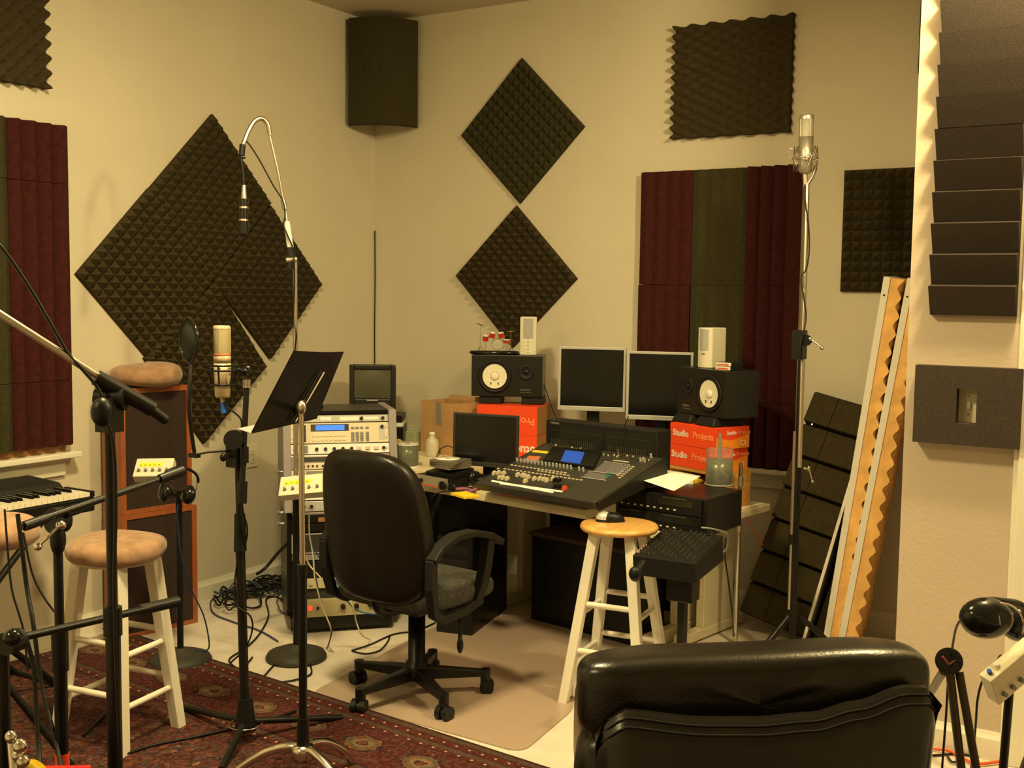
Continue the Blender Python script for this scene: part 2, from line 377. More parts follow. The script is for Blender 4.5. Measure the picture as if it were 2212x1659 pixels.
# small vent-like tape left on the back wall
# ================================================================ rug and chair mat
def rugmat():
    m=bpy.data.materials.new('persian_rug'); m.use_nodes=True; nt=m.node_tree; N=nt.nodes; L=nt.links; b=N['Principled BSDF']; b.inputs['Roughness'].default_value=.95; b.inputs['Specular IOR Level'].default_value=.1
    tc=N.new('ShaderNodeTexCoord'); sp=N.new('ShaderNodeSeparateXYZ'); L.new(tc.outputs['Object'],sp.inputs[0])
    def ramp(stops,inter='CONSTANT'):
        r=N.new('ShaderNodeValToRGB'); r.color_ramp.interpolation=inter
        e=r.color_ramp.elements
        e[0].position=stops[0][0]; e[0].color=(*stops[0][1],1); e[1].position=stops[1][0]; e[1].color=(*stops[1][1],1)
        for p,c in stops[2:]:
            q=e.new(p); q.color=(*c,1)
        return r
    def math_(op,a,bv,cv=None):
        n=N.new('ShaderNodeMath'); n.operation=op
        for i,x in enumerate((a,bv,cv)):
            if x is None: continue
            if isinstance(x,(int,float)): n.inputs[i].default_value=x
            else: L.new(x,n.inputs[i])
        return n.outputs[0]
    def mix(f,a,bb):
        n=N.new('ShaderNodeMix'); n.data_type='RGBA'
        for i,x in ((0,f),(6,a),(7,bb)):
            if isinstance(x,(int,float)): n.inputs[i].default_value=x
            elif isinstance(x,tuple): n.inputs[i].default_value=(*x,1)
            else: L.new(x,n.inputs[i])
        return n.outputs[2]
    RD=(.080,.014,.012); DK=(.020,.012,.013); BR=(.080,.050,.034); OR=(.20,.055,.025); TN=(.30,.19,.10); NV=(.03,.03,.06)
    v=math_('MULTIPLY',sp.outputs['Y'],-1.0)   # distance in from the far edge
    # mottled field
    vor=N.new('ShaderNodeTexVoronoi'); vor.inputs['Scale'].default_value=48; L.new(tc.outputs['Object'],vor.inputs['Vector'])
    fld=ramp([(0,DK),(.26,BR),(.40,(.10,.03,.022)),(.56,RD),(.74,(.05,.03,.035)),(.84,OR),(.92,TN),(.955,(.10,.05,.055))]); L.new(vor.outputs['Color'],fld.inputs['Fac'])
    vor2=N.new('ShaderNodeTexVoronoi'); vor2.inputs['Scale'].default_value=115; L.new(tc.outputs['Object'],vor2.inputs['Vector'])
    fld2=ramp([(0,DK),(.28,RD),(.46,BR),(.66,(.10,.04,.04)),(.76,(.035,.03,.045)),(.85,OR),(.93,TN)]); L.new(vor2.outputs['Color'],fld2.inputs['Fac'])
    field=mix(.6,fld.outputs['Color'],fld2.outputs['Color'])
    # main border medallions repeating along x
    xs=math_('MULTIPLY',sp.outputs['X'],1/.26); xf=math_('FRACT',xs,0); xc=math_('SUBTRACT',xf,.5); xm=math_('MULTIPLY',xc,.26)
    vb=math_('SUBTRACT',v,.235)
    rr=math_('POWER',math_('ADD',math_('MULTIPLY',xm,xm),math_('MULTIPLY',math_('MULTIPLY',vb,vb),1.7)),.5)
    nz=N.new('ShaderNodeTexNoise'); nz.inputs['Scale'].default_value=28; L.new(tc.outputs['Object'],nz.inputs['Vector'])
    rr=math_('ADD',rr,math_('MULTIPLY',math_('SUBTRACT',nz.outputs['Fac'],.5),.05))
    med=ramp([(0,OR),(.10,DK),(.17,TN),(.30,(.14,.13,.08)),(.42,OR),(.47,TN),(.50,DK),(.62,RD)])
    L.new(math_('MULTIPLY',rr,7.5),med.inputs['Fac'])
    bord=mix(.55,med.outputs['Color'],fld2.outputs['Color'])
    # guard stripes
    st=ramp([(0,DK),(.012/.5,BR),(.036/.5,DK),(.042/.5,RD),(.075/.5,DK),(.081/.5,BR),(.105/.5,RD),(.125/.5,DK),(.345/.5,RD),(.36/.5,DK),(.37/.5,BR),(.395/.5,RD),(.42/.5,DK),(.43/.5,RD)])
    L.new(math_('MULTIPLY',v,2.0),st.inputs['Fac'])
    spk=mix(.35,st.outputs['Color'],fld2.outputs['Color'])
    # dotted guard
    d1=math_('SUBTRACT',math_('FRACT',math_('MULTIPLY',sp.outputs['X'],1/.055),0),.5)
    def dots(cv):
        q=math_('ADD',math_('POWER',math_('MULTIPLY',d1,.055),2),math_('POWER',math_('SUBTRACT',v,cv),2)); return math_('LESS_THAN',q,.005**2)
    dd=math_('MAXIMUM',dots(.058),math_('MAXIMUM',dots(.114),dots(.408)))
    inb=math_('MULTIPLY',math_('GREATER_THAN',v,.13),math_('LESS_THAN',v,.345))
    col=mix(inb,spk,bord); inf=math_('GREATER_THAN',v,.435); col=mix(inf,col,field); col=mix(dd,col,(.42,.31,.20))
    L.new(col,b.inputs['Base Color'])
    bp=N.new('ShaderNodeBump'); bp.inputs['Strength'].default_value=.5; bp.inputs['Distance'].default_value=.004; n3=N.new('ShaderNodeTexNoise'); n3.inputs['Scale'].default_value=250; L.new(tc.outputs['Object'],n3.inputs['Vector']); L.new(n3.outputs['Fac'],bp.inputs['Height']); L.new(bp.outputs['Normal'],b.inputs['Normal'])
    return m
RUG=rugmat()
P0=onz(272,1364,.008); P1=onz(1180,1657,.008); ax=(P1-P0); ang=math.atan2(ax.y,ax.x); Lr=5.0
m=MB().box(0,Lr,-3.2,0,-.007,.003,RUG); rug=m.obj('persian_rug',bevel=.002); rug.location=(P0.x,P0.y,.008); rug.rotation_euler=(0,0,ang)
tag(rug,'dark red Persian rug with a flowered border under the stands and stool','rug')
MATP=mat('smoky_mat_vinyl',(.41,.305,.24),.34,bump=.15,bscale=200)
pts=[onz(*p,.004) for p in ((668,1498),(1128,1626),(1240,1530),(1228,1361),(1105,1328),(940,1352))]
def rounded(poly,r=.05,k=5):
    out=[];n=len(poly)
    for i in range(n):
        p=Vector(poly[i][:2]);a=(Vector(poly[i-1][:2])-p).normalized();b=(Vector(poly[(i+1)%n][:2])-p).normalized()
        s0=p+a*r;s1=p+b*r
        for j in range(k+1):
            t=j/k; out.append(tuple((1-t)**2*s0+2*t*(1-t)*p+t*t*s1))
    return out
m=MB().prism(rounded(pts,.07),.0005,.005,MATP); o=m.obj('chair_mat',bevel=.001); tag(o,'smoky tan vinyl chair mat on the pale floor under the office chair','mat')
# ================================================================ seating
def stool(loc,rz,H,rf,seat_m,label,group=None,cushion=False,top_r=.148,rt=.085,lw=.017):
    t=thing('bar_stool',label,'stool',loc,rz,group)
    hz=H-.028
    feet=[];tops=[]
    for k in range(4):
        a=PI/4+k*PI/2; f=Vector((math.cos(a)*rf,math.sin(a)*rf,0)); u=Vector((math.cos(a)*rt*1.15,math.sin(a)*rt*1.15,hz)); feet.append(f);tops.append(u)
        m=MB(); 
        vs=[]
        for p,h in ((f,lw),(u,lw*1.15)):
            ca,sa=math.cos(a+PI/4),math.sin(a+PI/4)
            for sx,sy in ((-1,-1),(1,-1),(1,1),(-1,1)): vs.append((p.x+(sx*ca-sy*sa)*h,p.y+(sx*sa+sy*ca)*h,p.z))
        m.add(vs,[(3,2,1,0),(4,5,6,7),(0,1,5,4),(1,2,6,5),(2,3,7,6),(3,0,4,7)],WHITE)
        m.obj('leg',t,bevel=.003)
    for k in range(4):
        j=(k+1)%4
        for z in ((H*.30,H*.56) if k%2==0 else (H*.24,H*.50)):
            a=feet[k].lerp(tops[k],z/hz); b=feet[j].lerp(tops[j],z/hz)
            MB().cyl(a,b,.0105,WHITE,n=12).obj('rung',t)
    if not cushion:
        m=MB().lathe([(0,hz),(top_r*.80,hz),(top_r*.96,hz+.004),(top_r,hz+.012),(top_r,hz+.018),(top_r*.97,hz+.026),(top_r*.9,H),(0,H)],seat_m,n=48)
        m.obj('seat',t)
    else:
        MB().lathe([(0,hz),(top_r*.9,hz),(top_r*.93,hz+.02),(0,hz+.02)],WHITE,n=40).obj('seat',t)
        r=.163
        m=MB(); 
        def cf(u,v):
            a=2*PI*u; ph=-PI/2+PI*v
            rr=r*abs(math.cos(ph))**.42*(1+.012*math.sin(9*a)*(1 if v<.5 else .3)); z=H+.012+.042*math.copysign(abs(math.sin(ph))**.75,math.sin(ph))
            return (rr*math.cos(a),rr*math.sin(a),z+.003*math.sin(3*a))
        m.grid(cf,48,20,SUEDE); m.obj('cushion',t,label='puffy tan suede cushion')
    return t
sc_=onz(1338,1131,.665)
STX,STY=sc_.x,sc_.y
stool((STX,STY,0),R(6),.665,.215,WLIGHT,'white wooden stool with honey birch seat and a computer mouse on it',cushion=False,top_r=.147)
stool((1.03,-2.685,0),R(8),.638,.195,WHITE,'white wooden stool with a puffy tan suede cushion on the red rug',cushion=True,rt=.10,lw=.019)
# office chair --------------------------------------------------
oc=thing('office_chair','black office chair with tall rounded back, seen from behind at the mixing desk','chair',(1.645,-1.82,0),R(-5))
m=MB().lathe([(0,.07),(.045,.07),(.05,.10),(.04,.135),(.032,.14),(.032,.36),(0,.36)],BLKM,n=24)
m.obj('gas_column',oc)
base_a=[R(189),R(261),R(333),R(45),R(117)]
for a in base_a:
    ca,sa=math.cos(a),math.sin(a); m=MB()
    def P_(r,w,z): return Vector((ca*r-sa*w,sa*r+ca*w,z))
    b=[P_(.03,-.026,.07),P_(.265,-.016,.068),P_(.265,.016,.068),P_(.03,.026,.07)]; tt=[P_(.03,-.020,.118),P_(.265,-.013,.092),P_(.265,.013,.092),P_(.03,.020,.118)]
    m.hexa(b,tt,BLKM); m.cyl(P_(.262,0,.050),P_(.262,0,.095),.019,BLKM,n=14)
    m.obj('base_arm',oc,bevel=.005)
for i,a in enumerate(base_a):
    ca,sa=math.cos(a),math.sin(a); c=Vector((ca*.268,sa*.268,.027)); th=a+R([70,-60,30,80,10][i]); ax_=Vector((math.cos(th),math.sin(th),0))
    m=MB()
    for sgn in (-1,1): m.cyl(c+ax_*sgn*.006,c+ax_*sgn*.026,.027,BLK,n=20)
    m.cyl(c+ax_*-.008,c+ax_*.008,.020,BLKM,n=14); m.cyl(c,c+Vector((0,0,.032)),.008,BLKM,n=8)
    m.obj('caster',oc,bevel=.003)
# seat
def sup(u,e): return math.copysign(abs(math.cos(u))**e,math.cos(u)),math.copysign(abs(math.sin(u))**e,math.sin(u))
m=MB()
def sf(u,v):
    a=2*PI*u; x,y=sup(a,.5); ph=-PI/2+PI*v; k=abs(math.cos(ph))**.35
    return (x*.245*k,y*.24*k,.425+.045*math.copysign(abs(math.sin(ph))**.6,math.sin(ph))-(.012*max(0,(y-.6))*k))
m.grid(sf,48,16,SEATF); m.obj('seat',oc,label='worn charcoal fabric seat')
m=MB().box(-.11,.11,-.12,.10,.345,.385,BLKM); m.obj('tilt_mechanism',oc,bevel=.01)
m=MB().tube([(.10,.02,.355),(.19,.0,.35),(.215,-.01,.32),(.225,-.02,.255)],.008,BLK); m.ell((.226,-.02,.245),.012,.012,.03,BLK); m.obj('lever',oc)
# backrest: curved shell and padding
def back(off,grow=0.):
    def fn(u,v):
        x=(u-.5)*2; z=v
        # outline: superellipse, wide at the middle
        ph=2*PI*u
        return None
    return fn
def bk(side):
    def fn(u,v):
        a=2*PI*u; cx,cz=sup(a,.52); k=math.sin(PI/2*v)**.5 if side>0 else math.sin(PI/2*v)**.55
        x=cx*.245*k*(1-.10*max(0,cz)*k); z=.69+cz*.275*k
        d=1-v**3
        y=-.235-.075*((z-.45)/.55) + (.05*(x/.235)**2) + (side*(.045*(1-v**4) if side>0 else .04*(1-v**5)))
        if side>0: y-=.0
        return (x,y,z)
    return fn
m=MB(); f=bk(-1); m.grid(f,56,14,BLKV); f2=bk(1); m.grid(lambda u,v:f2(1-u,v),56,14,BLKV)
m.obj('backrest',oc)
m=MB(); m.tube([(0,-.10,.36),(0,-.19,.37),(0,-.235,.43)],.022,BLKM,n=10); m.obj('back_support',oc,bevel=.005)
def arm(sx):
    m=MB(); X=sx*.258
    pts=[(X,-.225,.595),(X,-.18,.635),(X,-.10,.662),(X,.0,.66),(X,.10,.635),(X,.165,.60)]
    for i in range(len(pts)-1): pass
    def strip(P,w,h,mm):
        n=len(P); vs=[]
        for i,p in enumerate(P):
            p=Vector(p); q=Vector(P[min(i+1,n-1)])-Vector(P[max(i-1,0)]); q.normalize(); nn=Vector((0,-q.z,q.y))
            for a,b in ((-w,-h),(w,-h),(w,h),(-w,h)): vs.append(p+Vector((a,0,0))+nn*b)
        fs=[]
        for i in range(n-1):
            for k in range(4): fs.append((i*4+k,i*4+(k+1)%4,(i+1)*4+(k+1)%4,(i+1)*4+k))
        fs+= [(3,2,1,0),((n-1)*4,(n-1)*4+1,(n-1)*4+2,(n-1)*4+3)]
        m.add(vs,fs,mm)
    strip(pts,.026,.012,BLKT)
    strip([(X,.10,.63),(X,.085,.54),(X-sx*.005,.07,.46),(X-sx*.02,.05,.40)],.020,.020,BLKT)
    strip([(X-sx*.02,.08,.40),(X-sx*.02,-.02,.375),(X-sx*.02,-.14,.370),(X-sx*.01,-.195,.40),(X,-.222,.50),(X,-.222,.60)],.018,.016,BLKT)
    m.obj('armrest',oc,bevel=.005)
arm(1);arm(-1)
# armchair in the foreground ------------------------------------
A0=at(1290,1560,2.12); A1=at(2040,1530,2.12)
axr=(Vector((A1.x,A1.y,0))-Vector((A0.x,A0.y,0))).normalized(); aang=math.atan2(axr.y,axr.x)
ac=thing('leather_armchair','black leather armchair back with plump headrest roll in the right foreground','armchair',(A0.x,A0.y,0),aang)
Wd=(Vector((A1.x,A1.y))-Vector((A0.x,A0.y))).length
def zl(px,py): return at(px,py,2.12).z
# rear shell, local x 0..Wd, outer face y=0, thickness to +y
_pp=[(1290,1610),(1312,1568),(1355,1545),(1500,1561),(1620,1562),(1750,1552),(1850,1527),(1960,1493),(2012,1494),(2040,1528)]
ZT=[]
for _x,_y in _pp:
    _q=at(_x,_y,2.12-.03*math.sin(PI*(_x-1290)/750)); ZT.append(((_x-1290)/750,_q.z))
def shell(u,v,face):
    zt_=ZT
    for i in range(len(zt_)-1):
        if zt_[i][0]<=u<=zt_[i+1][0]:
            q=(u-zt_[i][0])/(zt_[i+1][0]-zt_[i][0]); q=q*q*(3-2*q); zt=zt_[i][1]*(1-q)+zt_[i+1][1]*q; break
    z=.13+(zt-.13)*v
    x=Wd*u; inset=.085*(1-v)*(1 if u>.5 else .0)*((u-.5)*2 if u>.5 else 0)
    x-=inset
    bow=-.035*math.sin(PI*u)
    ed=(1-min(1,min(u,1-u)/.05))**2*.03
    if face==0: y=bow+ed+ (.025*(max(0,v-.93)/.07)**2)
    else: y=.06+bow-ed-(.02*(max(0,v-.93)/.07)**2)
    y+=.10*(v-1)
    return (x,y,z)
m=MB(); us=48; vv=30
m.grid(lambda u,v:shell(u,v,0),us,vv,BLKL); m.grid(lambda u,v:shell(1-u,v,1),us,vv,BLKL)
for (a0,a1) in ((0,0),):
    top0=[shell(i/us,1,0) for i in range(us+1)]; top1=[shell(i/us,1,1) for i in range(us+1)]
    m.add(top0+top1,[(i,i+1,us+2+i,us+1+i) for i in range(us)],BLKL,None,True)
for u in (0,1):
    e0=[shell(u,j/vv,0) for j in range(vv+1)]; e1=[shell(u,j/vv,1) for j in range(vv+1)]
    m.add(e0+e1,[(i,i+1,vv+2+i,vv+1+i) if u else (vv+1+i,vv+2+i,i+1,i) for i in range(vv)],BLKL,None,True)
m.obj('back_shell',ac)
m=MB()
for off in (0.0,.010):
    pts_=[shell(.015+.97*i/40,.985-off*2.2,0) for i in range(41)]
    m.tube([(p[0],p[1]-.0015,p[2]) for p in pts_],.0022,BLKF,n=6,sub=1)
m.obj('piping',ac)
def cush(cx,cy,cz,rx,ry,rz,e,top=None,wr=0.):
    def fn(u,v):
        a=2*PI*u; c,s_=sup(a,e); ph=-PI/2+PI*v; k=abs(math.cos(ph))**.45; sg=math.copysign(abs(math.sin(ph))**.55,math.sin(ph))
        x=cx+c*rx*k; y=cy+sg*ry; z=cz+s_*rz*k
        z+=.012*math.sin((x-cx)*6)*(1 if s_>0 else 0)*k
        y-=wr*(.006*math.sin(14*x+3*z)+.004*math.sin(37*x)*math.exp(-((z-cz-.04)/.05)**2))
        return (x,y,z)
    return fn
m=MB(); m.grid(cush(Wd*.482,.115,.737,Wd*.532,.075,.092,.36,wr=1.),72,28,BLKL); m.obj('head_cushion',ac)
m=MB(); m.grid(cush(Wd*.477,.13,.44,Wd*.53,.085,.24,.25),60,20,BLKL); m.obj('back_cushion',ac)
m=MB(); m.grid(lambda u,v:cush(Wd*.46,.0,.0,Wd*.44,.09,.30,.25)(u,v),40,16,BLKL,T(0,.52,.34)@RX(PI/2)@T(0,0,0)); m.obj('seat_cushion',ac)
for x in (.06,Wd-.10):
    m=MB(); m.grid(lambda u,v:cush(0,0,0,.065,.28,.12,.4)(u,v),30,16,BLKL,T(x+.0,.48,.46)); m.obj('armrest',ac)
m=MB().box(.02,Wd-.02,.10,.75,.08,.24,BLKL); m.obj('seat_base',ac,bevel=.02)
for x in (.06,Wd-.06):
    for y in (.14,.70): MB().cyl((x,y,0),(x,y,.09),.02,BLK,n=12).obj('foot',ac)
# cushion lying on the speaker is built with the speaker cabinets
# ================================================================ stands and microphones
def tripod(t,c,spread,h,ang0,r=.011,mt=BLKM,dirs=None):
    c=Vector(c)
    for k in range(3):
        a=(dirs[k] if dirs else ang0+k*2*PI/3); f=Vector((c.x+math.cos(a)*spread,c.y+math.sin(a)*spread,.014)); top=Vector((c.x+math.cos(a)*.03,c.y+math.sin(a)*.03,h))
        l=MB().cyl(top,f,r,mt,n=10).objw('leg',t)
        MB().ell(f,.016,.016,.012,BLK,nu=12,nv=8).objw('rubber_foot',l) if False else MB().ell(f,.017,.017,.013,BLK,nu=12,nv=8).objw('foot',t)
# foreground boom stand at far left --------------------------------
pv=at(236,880,2.3)
t=thing('boom_stand','black boom stand in the left foreground with its boom sloping down to the right','stand',(pv.x,pv.y,0))
m=MB().cyl((pv.x,pv.y,.06),(pv.x,pv.y,.83),.0155,BLKM).cyl((pv.x,pv.y,.80),(pv.x,pv.y,.86),.019,BLK); m.objw('lower_pole',t)
m=MB().cyl((pv.x,pv.y,.83),(pv.x,pv.y,pv.z+.02),.0105,BLKM); m.objw('upper_pole',t)
a=at(-60,640,2.18); b=at(355,906,2.36)
m=MB().cyl(a,at(235,828,2.3),.0075,SATIN,n=12); m.objw('boom',t)
m=MB().cyl(at(207,815,2.285),at(330,885,2.345),.0165,BLK,n=14).cyl(at(318,878,2.34),b,.0105,BLKT,n=12).ell(b,.0105,.0105,.0105,BLKT); m.objw('boom_grip',t)
c=at(240,862,2.31); e=Rv*.03
m=MB().cyl(c-e,c+e,.024,BLK,n=20).box(-.02,.02,-.02,.02,-.05,.02,BLK,T(*pv)).cyl(at(222,905,2.27),at(226,868,2.27),.012,BLK,n=12); m.ell(at(220,890,2.27),.022,.022,.03,BLK); m.objw('boom_clamp',t)
tripod(t,pv,.33,.30,.6)
m=MB().tube([at(-30,500,2.2),at(8,540,2.2),at(60,615,2.22),at(110,700,2.24),at(148,765,2.26),at(180,800,2.27),at(215,845,2.275),at(226,900,2.27),at(245,960,2.275),at(250,1100,2.275),at(247,1250,2.27),at(250,1420,2.27),at(256,1560,2.27),at(262,1700,2.27)],.0038,BLK,n=8)
tag(m.obj('microphone_cable'),'black microphone cable slung along the sloping left foreground boom','cable')
# low boom stand B ---------------------------------------------------
pb=at(124,1130,2.62)
t=thing('boom_stand','black boom stand at left with chrome T-handles and a boom rising gently to the right','stand',(pb.x,pb.y,0))
m=MB().cyl((pb.x,pb.y,.05),(pb.x,pb.y,.66),.0155,BLKM).cyl((pb.x,pb.y,.62),(pb.x,pb.y,.72),.0195,BLK); m.objw('lower_pole',t)
m=MB().cyl((pb.x,pb.y,.66),(pb.x,pb.y,pb.z),.011,BLKM); m.objw('upper_pole',t)
m=MB().cyl(at(46,1137,2.5),at(360,1030,2.85),.0085,BLKM,n=12); m.objw('boom',t)
MB().cyl(at(345,1036,2.83),at(396,1017,2.88),.0135,BLK,n=14).objw('boom_grip',t); MB().cyl(at(52,1137,2.5),at(100,1120,2.55),.0115,BLK,n=12).objw('boom_sleeve',t); MB().cyl(at(140,1108,2.6),at(170,1098,2.64),.013,BLK,n=12).objw('boom_sleeve',t)
m=MB().cyl(at(112,1125,2.6),at(138,1122,2.63),.030,BLK,n=20).ell(at(125,1165,2.61),.018,.018,.04,BLK); m.objw('boom_clamp',t)
m=MB().cyl(at(128,1136,2.57),at(104,1160,2.55),.003,CHR,n=8).ell(at(132,1134,2.57),.012,.012,.011,CHR).ell(at(82,1181,2.55),.010,.010,.009,CHR).cyl(at(104,1160,2.55),at(82,1181,2.55),.003,CHR,n=8); m.objw('t_handle',t,label='chrome T-handle')
MB().cyl((pb.x,pb.y,.36),(pb.x,pb.y,.42),.0165,RED,n=18).objw('tape_band',t,label='red tape band')
tripod(t,pb,.34,.26,.2)
# boom stand C at the very edge --------------------------------------
pc=at(4,1392,2.35)
t=thing('boom_stand','black boom stand cut by the left frame edge with a low thick boom','stand',(pc.x,pc.y,0))
m=MB().cyl((pc.x,pc.y,.05),(pc.x,pc.y,pc.z),.0145,BLKM); m.objw('lower_pole',t)
m=MB().cyl(at(-20,1392,2.33),at(383,1300,2.75),.0088,BLKM,n=12); m.objw('boom',t)
m=MB().cyl(at(300,1318,2.66),at(384,1299,2.75),.0135,BLK,n=14); m.objw('boom_grip',t)
m=MB().cyl(at(10,1392,2.32),at(42,1380,2.36),.024,BLK,n=18).ell(at(28,1376,2.32),.02,.02,.018,BLKG); m.objw('boom_clamp',t)
tripod(t,pc,.30,.2,1.0)
# tripod stand with the studio microphone -----------------------------
hb=Vector((1.436,-2.501,.10))
t=thing('microphone_stand','black tripod stand holding the cream studio microphone in front of the foam diamond','stand',(hb.x,hb.y,0))
top=at(514,965,3.72)
m=MB().cyl(hb+Vector((0,0,-.03)),at(519,1185,3.74),.0155,BLKM).cyl(at(519,1190,3.735),at(518,1110,3.73),.021,BLK,r2=.018); m.objw('lower_pole',t)
m=MB().cyl(at(519,1180,3.735),top,.0115,BLKM); m.objw('upper_pole',t)
m=MB().cyl(hb-Vector((0,0,.05)),hb+Vector((0,0,.06)),.036,BLK,r2=.024,n=20); m.objw('hub',t)
m=MB(); m.tube([hb+Vector((.055*math.cos(k*PI/8),.055*math.sin(k*PI/8),-.03)) for k in range(17)],.002,CHR,n=6,sub=2); m.objw('hub_ring',t)
for q in ((390,1527),(738,1550),(478,1662)):
    f=onz(*q,.014); d=(f-hb).normalized(); l=MB().cyl(hb-Vector((0,0,.02)),f,.0115,BLKM,n=10).objw('leg',t)
m=MB().cyl(at(533,828,3.70),at(523,1050,3.68),.0095,BLKM,n=12); m.objw('boom',t)
MB().cyl(at(524,1040,3.68),at(522,1087,3.68),.0165,BLK,n=14).objw('boom_grip',t); MB().cyl(at(527,965,3.69),at(527,1000,3.69),.0155,BLK,n=14).objw('boom_sleeve',t)
m=MB().cyl(at(504,950,3.66),at(512,950,3.74),.032,BLK,n=22).box(-.022,.022,-.025,.025,-.04,.03,BLK,T(*at(510,982,3.70))).ell(at(482,988,3.66),.011,.011,.014,BLK).cyl(at(484,988,3.66),at(500,985,3.68),.004,BLK,n=8); m.objw('boom_clamp',t)
m=MB().cyl(at(533,820,3.70),at(533,838,3.70),.013,SATIN,n=14); m.objw('threaded_collar',t,label='satin threaded collar')
def micframe(px,py,dep): return at(px,py,dep)
mc=at(480,781,3.66); mt_=thing('studio_microphone','cream large studio microphone with pink ring and blue cable plug in black shock mount','microphone',mc-Vector((0,0,.12)))
def lat(pts,mm,name,par,lab=None,n=32):
    o=MB().lathe(pts,mm,T(mc.x,mc.y,mc.z),n=n).objw(name,par)
    if lab: o['label']=lab
    return o
CHAMP=mat('champagne_metal',(.60,.48,.30),.35,.25)
GRILL=mat('champagne_grille',(.46,.38,.22),.55,.3,bump=.8,bscale=900)
PINK=mat('pink_ring',(.65,.20,.10),.4)
lat([(0,-.005),(.0275,-.005),(.0280,.016),(.0265,.018),(.0265,.020)],CHAMP,'body_ring',mt_)
lat([(.0265,.020),(.0275,.022),(.0275,.025),(.0265,.027)],PINK,'pink_band',mt_,'pink band')
lat([(.0268,.026),(.0272,.030),(.0272,.106),(.0268,.110)],GRILL,'grille',mt_,'fine mesh grille')
m=MB().lathe([(.0275,.106),(.0275,.113),(.024,.117),(0,.118)],CHAMP,T(*mc),n=32)
for k in range(4):
    a=k*PI/2+.5; m.cyl(mc+Vector((.0272*math.cos(a),.0272*math.sin(a),.03)),mc+Vector((.0272*math.cos(a),.0272*math.sin(a),.108)),.0016,CHAMP,n=6)
m.objw('cap_frame',mt_)
lat([(0,-.118),(.020,-.118),(.0245,-.110),(.0255,-.06),(.0275,-.04),(.0275,-.005),(0,-.005)],CHAMP,'body',mt_)
m=MB().cyl(mc-Vector((0,0,.118)),mc-Vector((-.003,0,.135)),.0075,CHAMP,n=12); m.objw('connector',mt_)
m=MB().cyl(mc-Vector((-.003,0,.133)),mc-Vector((-.006,0,.168)),.0095,BLUE,n=14); m.objw('plug',mt_,label='blue plug')
sm=thing('shock_mount','black shock mount cradle gripping the cream studio microphone','shock mount',mc-Vector((0,0,.07)))
m=MB()
for z,r in ((-.012,.046),(-.028,.046),(-.075,.036)):
    m.tube([mc+Vector((r*math.cos(k*PI/12),r*math.sin(k*PI/12),z)) for k in range(25)],.0035,BLK,n=8,sub=1,cap=False)
for k in range(6):
    a=k*PI/3; u=Vector((math.cos(a),math.sin(a),0)); m.cyl(mc+u*.046+Vector((0,0,-.012)),mc+u*.046+Vector((0,0,-.028)),.003,BLK,n=6); m.cyl(mc+u*.046+Vector((0,0,-.028)),mc+u*.036+Vector((0,0,-.075)),.0028,BLK,n=6); m.cyl(mc+u*.027+Vector((0,0,-.02)),mc+u*.046+Vector((0,0,-.02)),.0018,BLK,n=6)
m.objw('cradle_ring',sm)
m=MB().tube([mc+Vector((.04,.02,-.03)),at(505,797,3.68),at(520,800,3.69),at(532,812,3.70)],.006,BLK,n=8); m.ell(at(530,802,3.70),.014,.014,.012,BLK); m.ell(at(536,793,3.69),.006,.006,.004,CHR); m.objw('swivel_arm',sm)
# pop filter
pf=thing('pop_filter','round black pop filter on a gooseneck left of the cream studio microphone','pop filter',at(420,985,3.64))
pc_=at(408,735,3.62); nn=(mc-pc_); nn=Vector((nn.x,nn.y,0)).normalized()
nn=(nn*.93+Fv*.37).normalized()
FR=frame(pc_,nn.cross(Vector((0,0,1))),(0,0,1))
m=MB(); m.tube([FR@Vector((.072*math.cos(k*PI/16),.072*math.sin(k*PI/16),0)) for k in range(33)],.0045,BLKG,n=8,sub=1,cap=False); m.objw('hoop',pf)
MESHF=mat('black_nylon_mesh',(.015,.018,.016),.7,alpha=.93)
m=MB(); m.lathe([(0,.001),(.071,.001),(.071,-.001),(0,-.001)],MESHF,FR,n=40); m.objw('screen',pf)
m=MB().tube([at(412,782,3.62),at(410,830,3.60),at(408,880,3.60),at(413,930,3.62),at(420,978,3.64)],.0065,BLK,n=8); m.objw('gooseneck',pf)
m=MB().box(-.018,.018,-.01,.01,-.006,.006,BLK,T(*at(420,984,3.64))).tube([at(422,982,3.64),at(450,977,3.65),at(478,975,3.66),at(505,975,3.69)],.0035,BLK); m.objw('clamp_arm',pf)
m=MB().tube([at(487,858,3.66),at(488,875,3.66),at(505,890,3.67),at(520,905,3.68),at(522,925,3.68),at(520,960,3.665),at(524,1060,3.665),at(524,1100,3.69),at(534,1140,3.71),at(530,1175,3.72),at(512,1220,3.73),at(508,1300,3.73),at(540,1330,3.73),at(545,1360,3.74),at(530,1400,3.75),at(500,1430,3.8)],.003,BLK,n=8)
tag(m.obj('microphone_cable'),'thin black cable drooping from the blue plug down the tripod stand','cable')
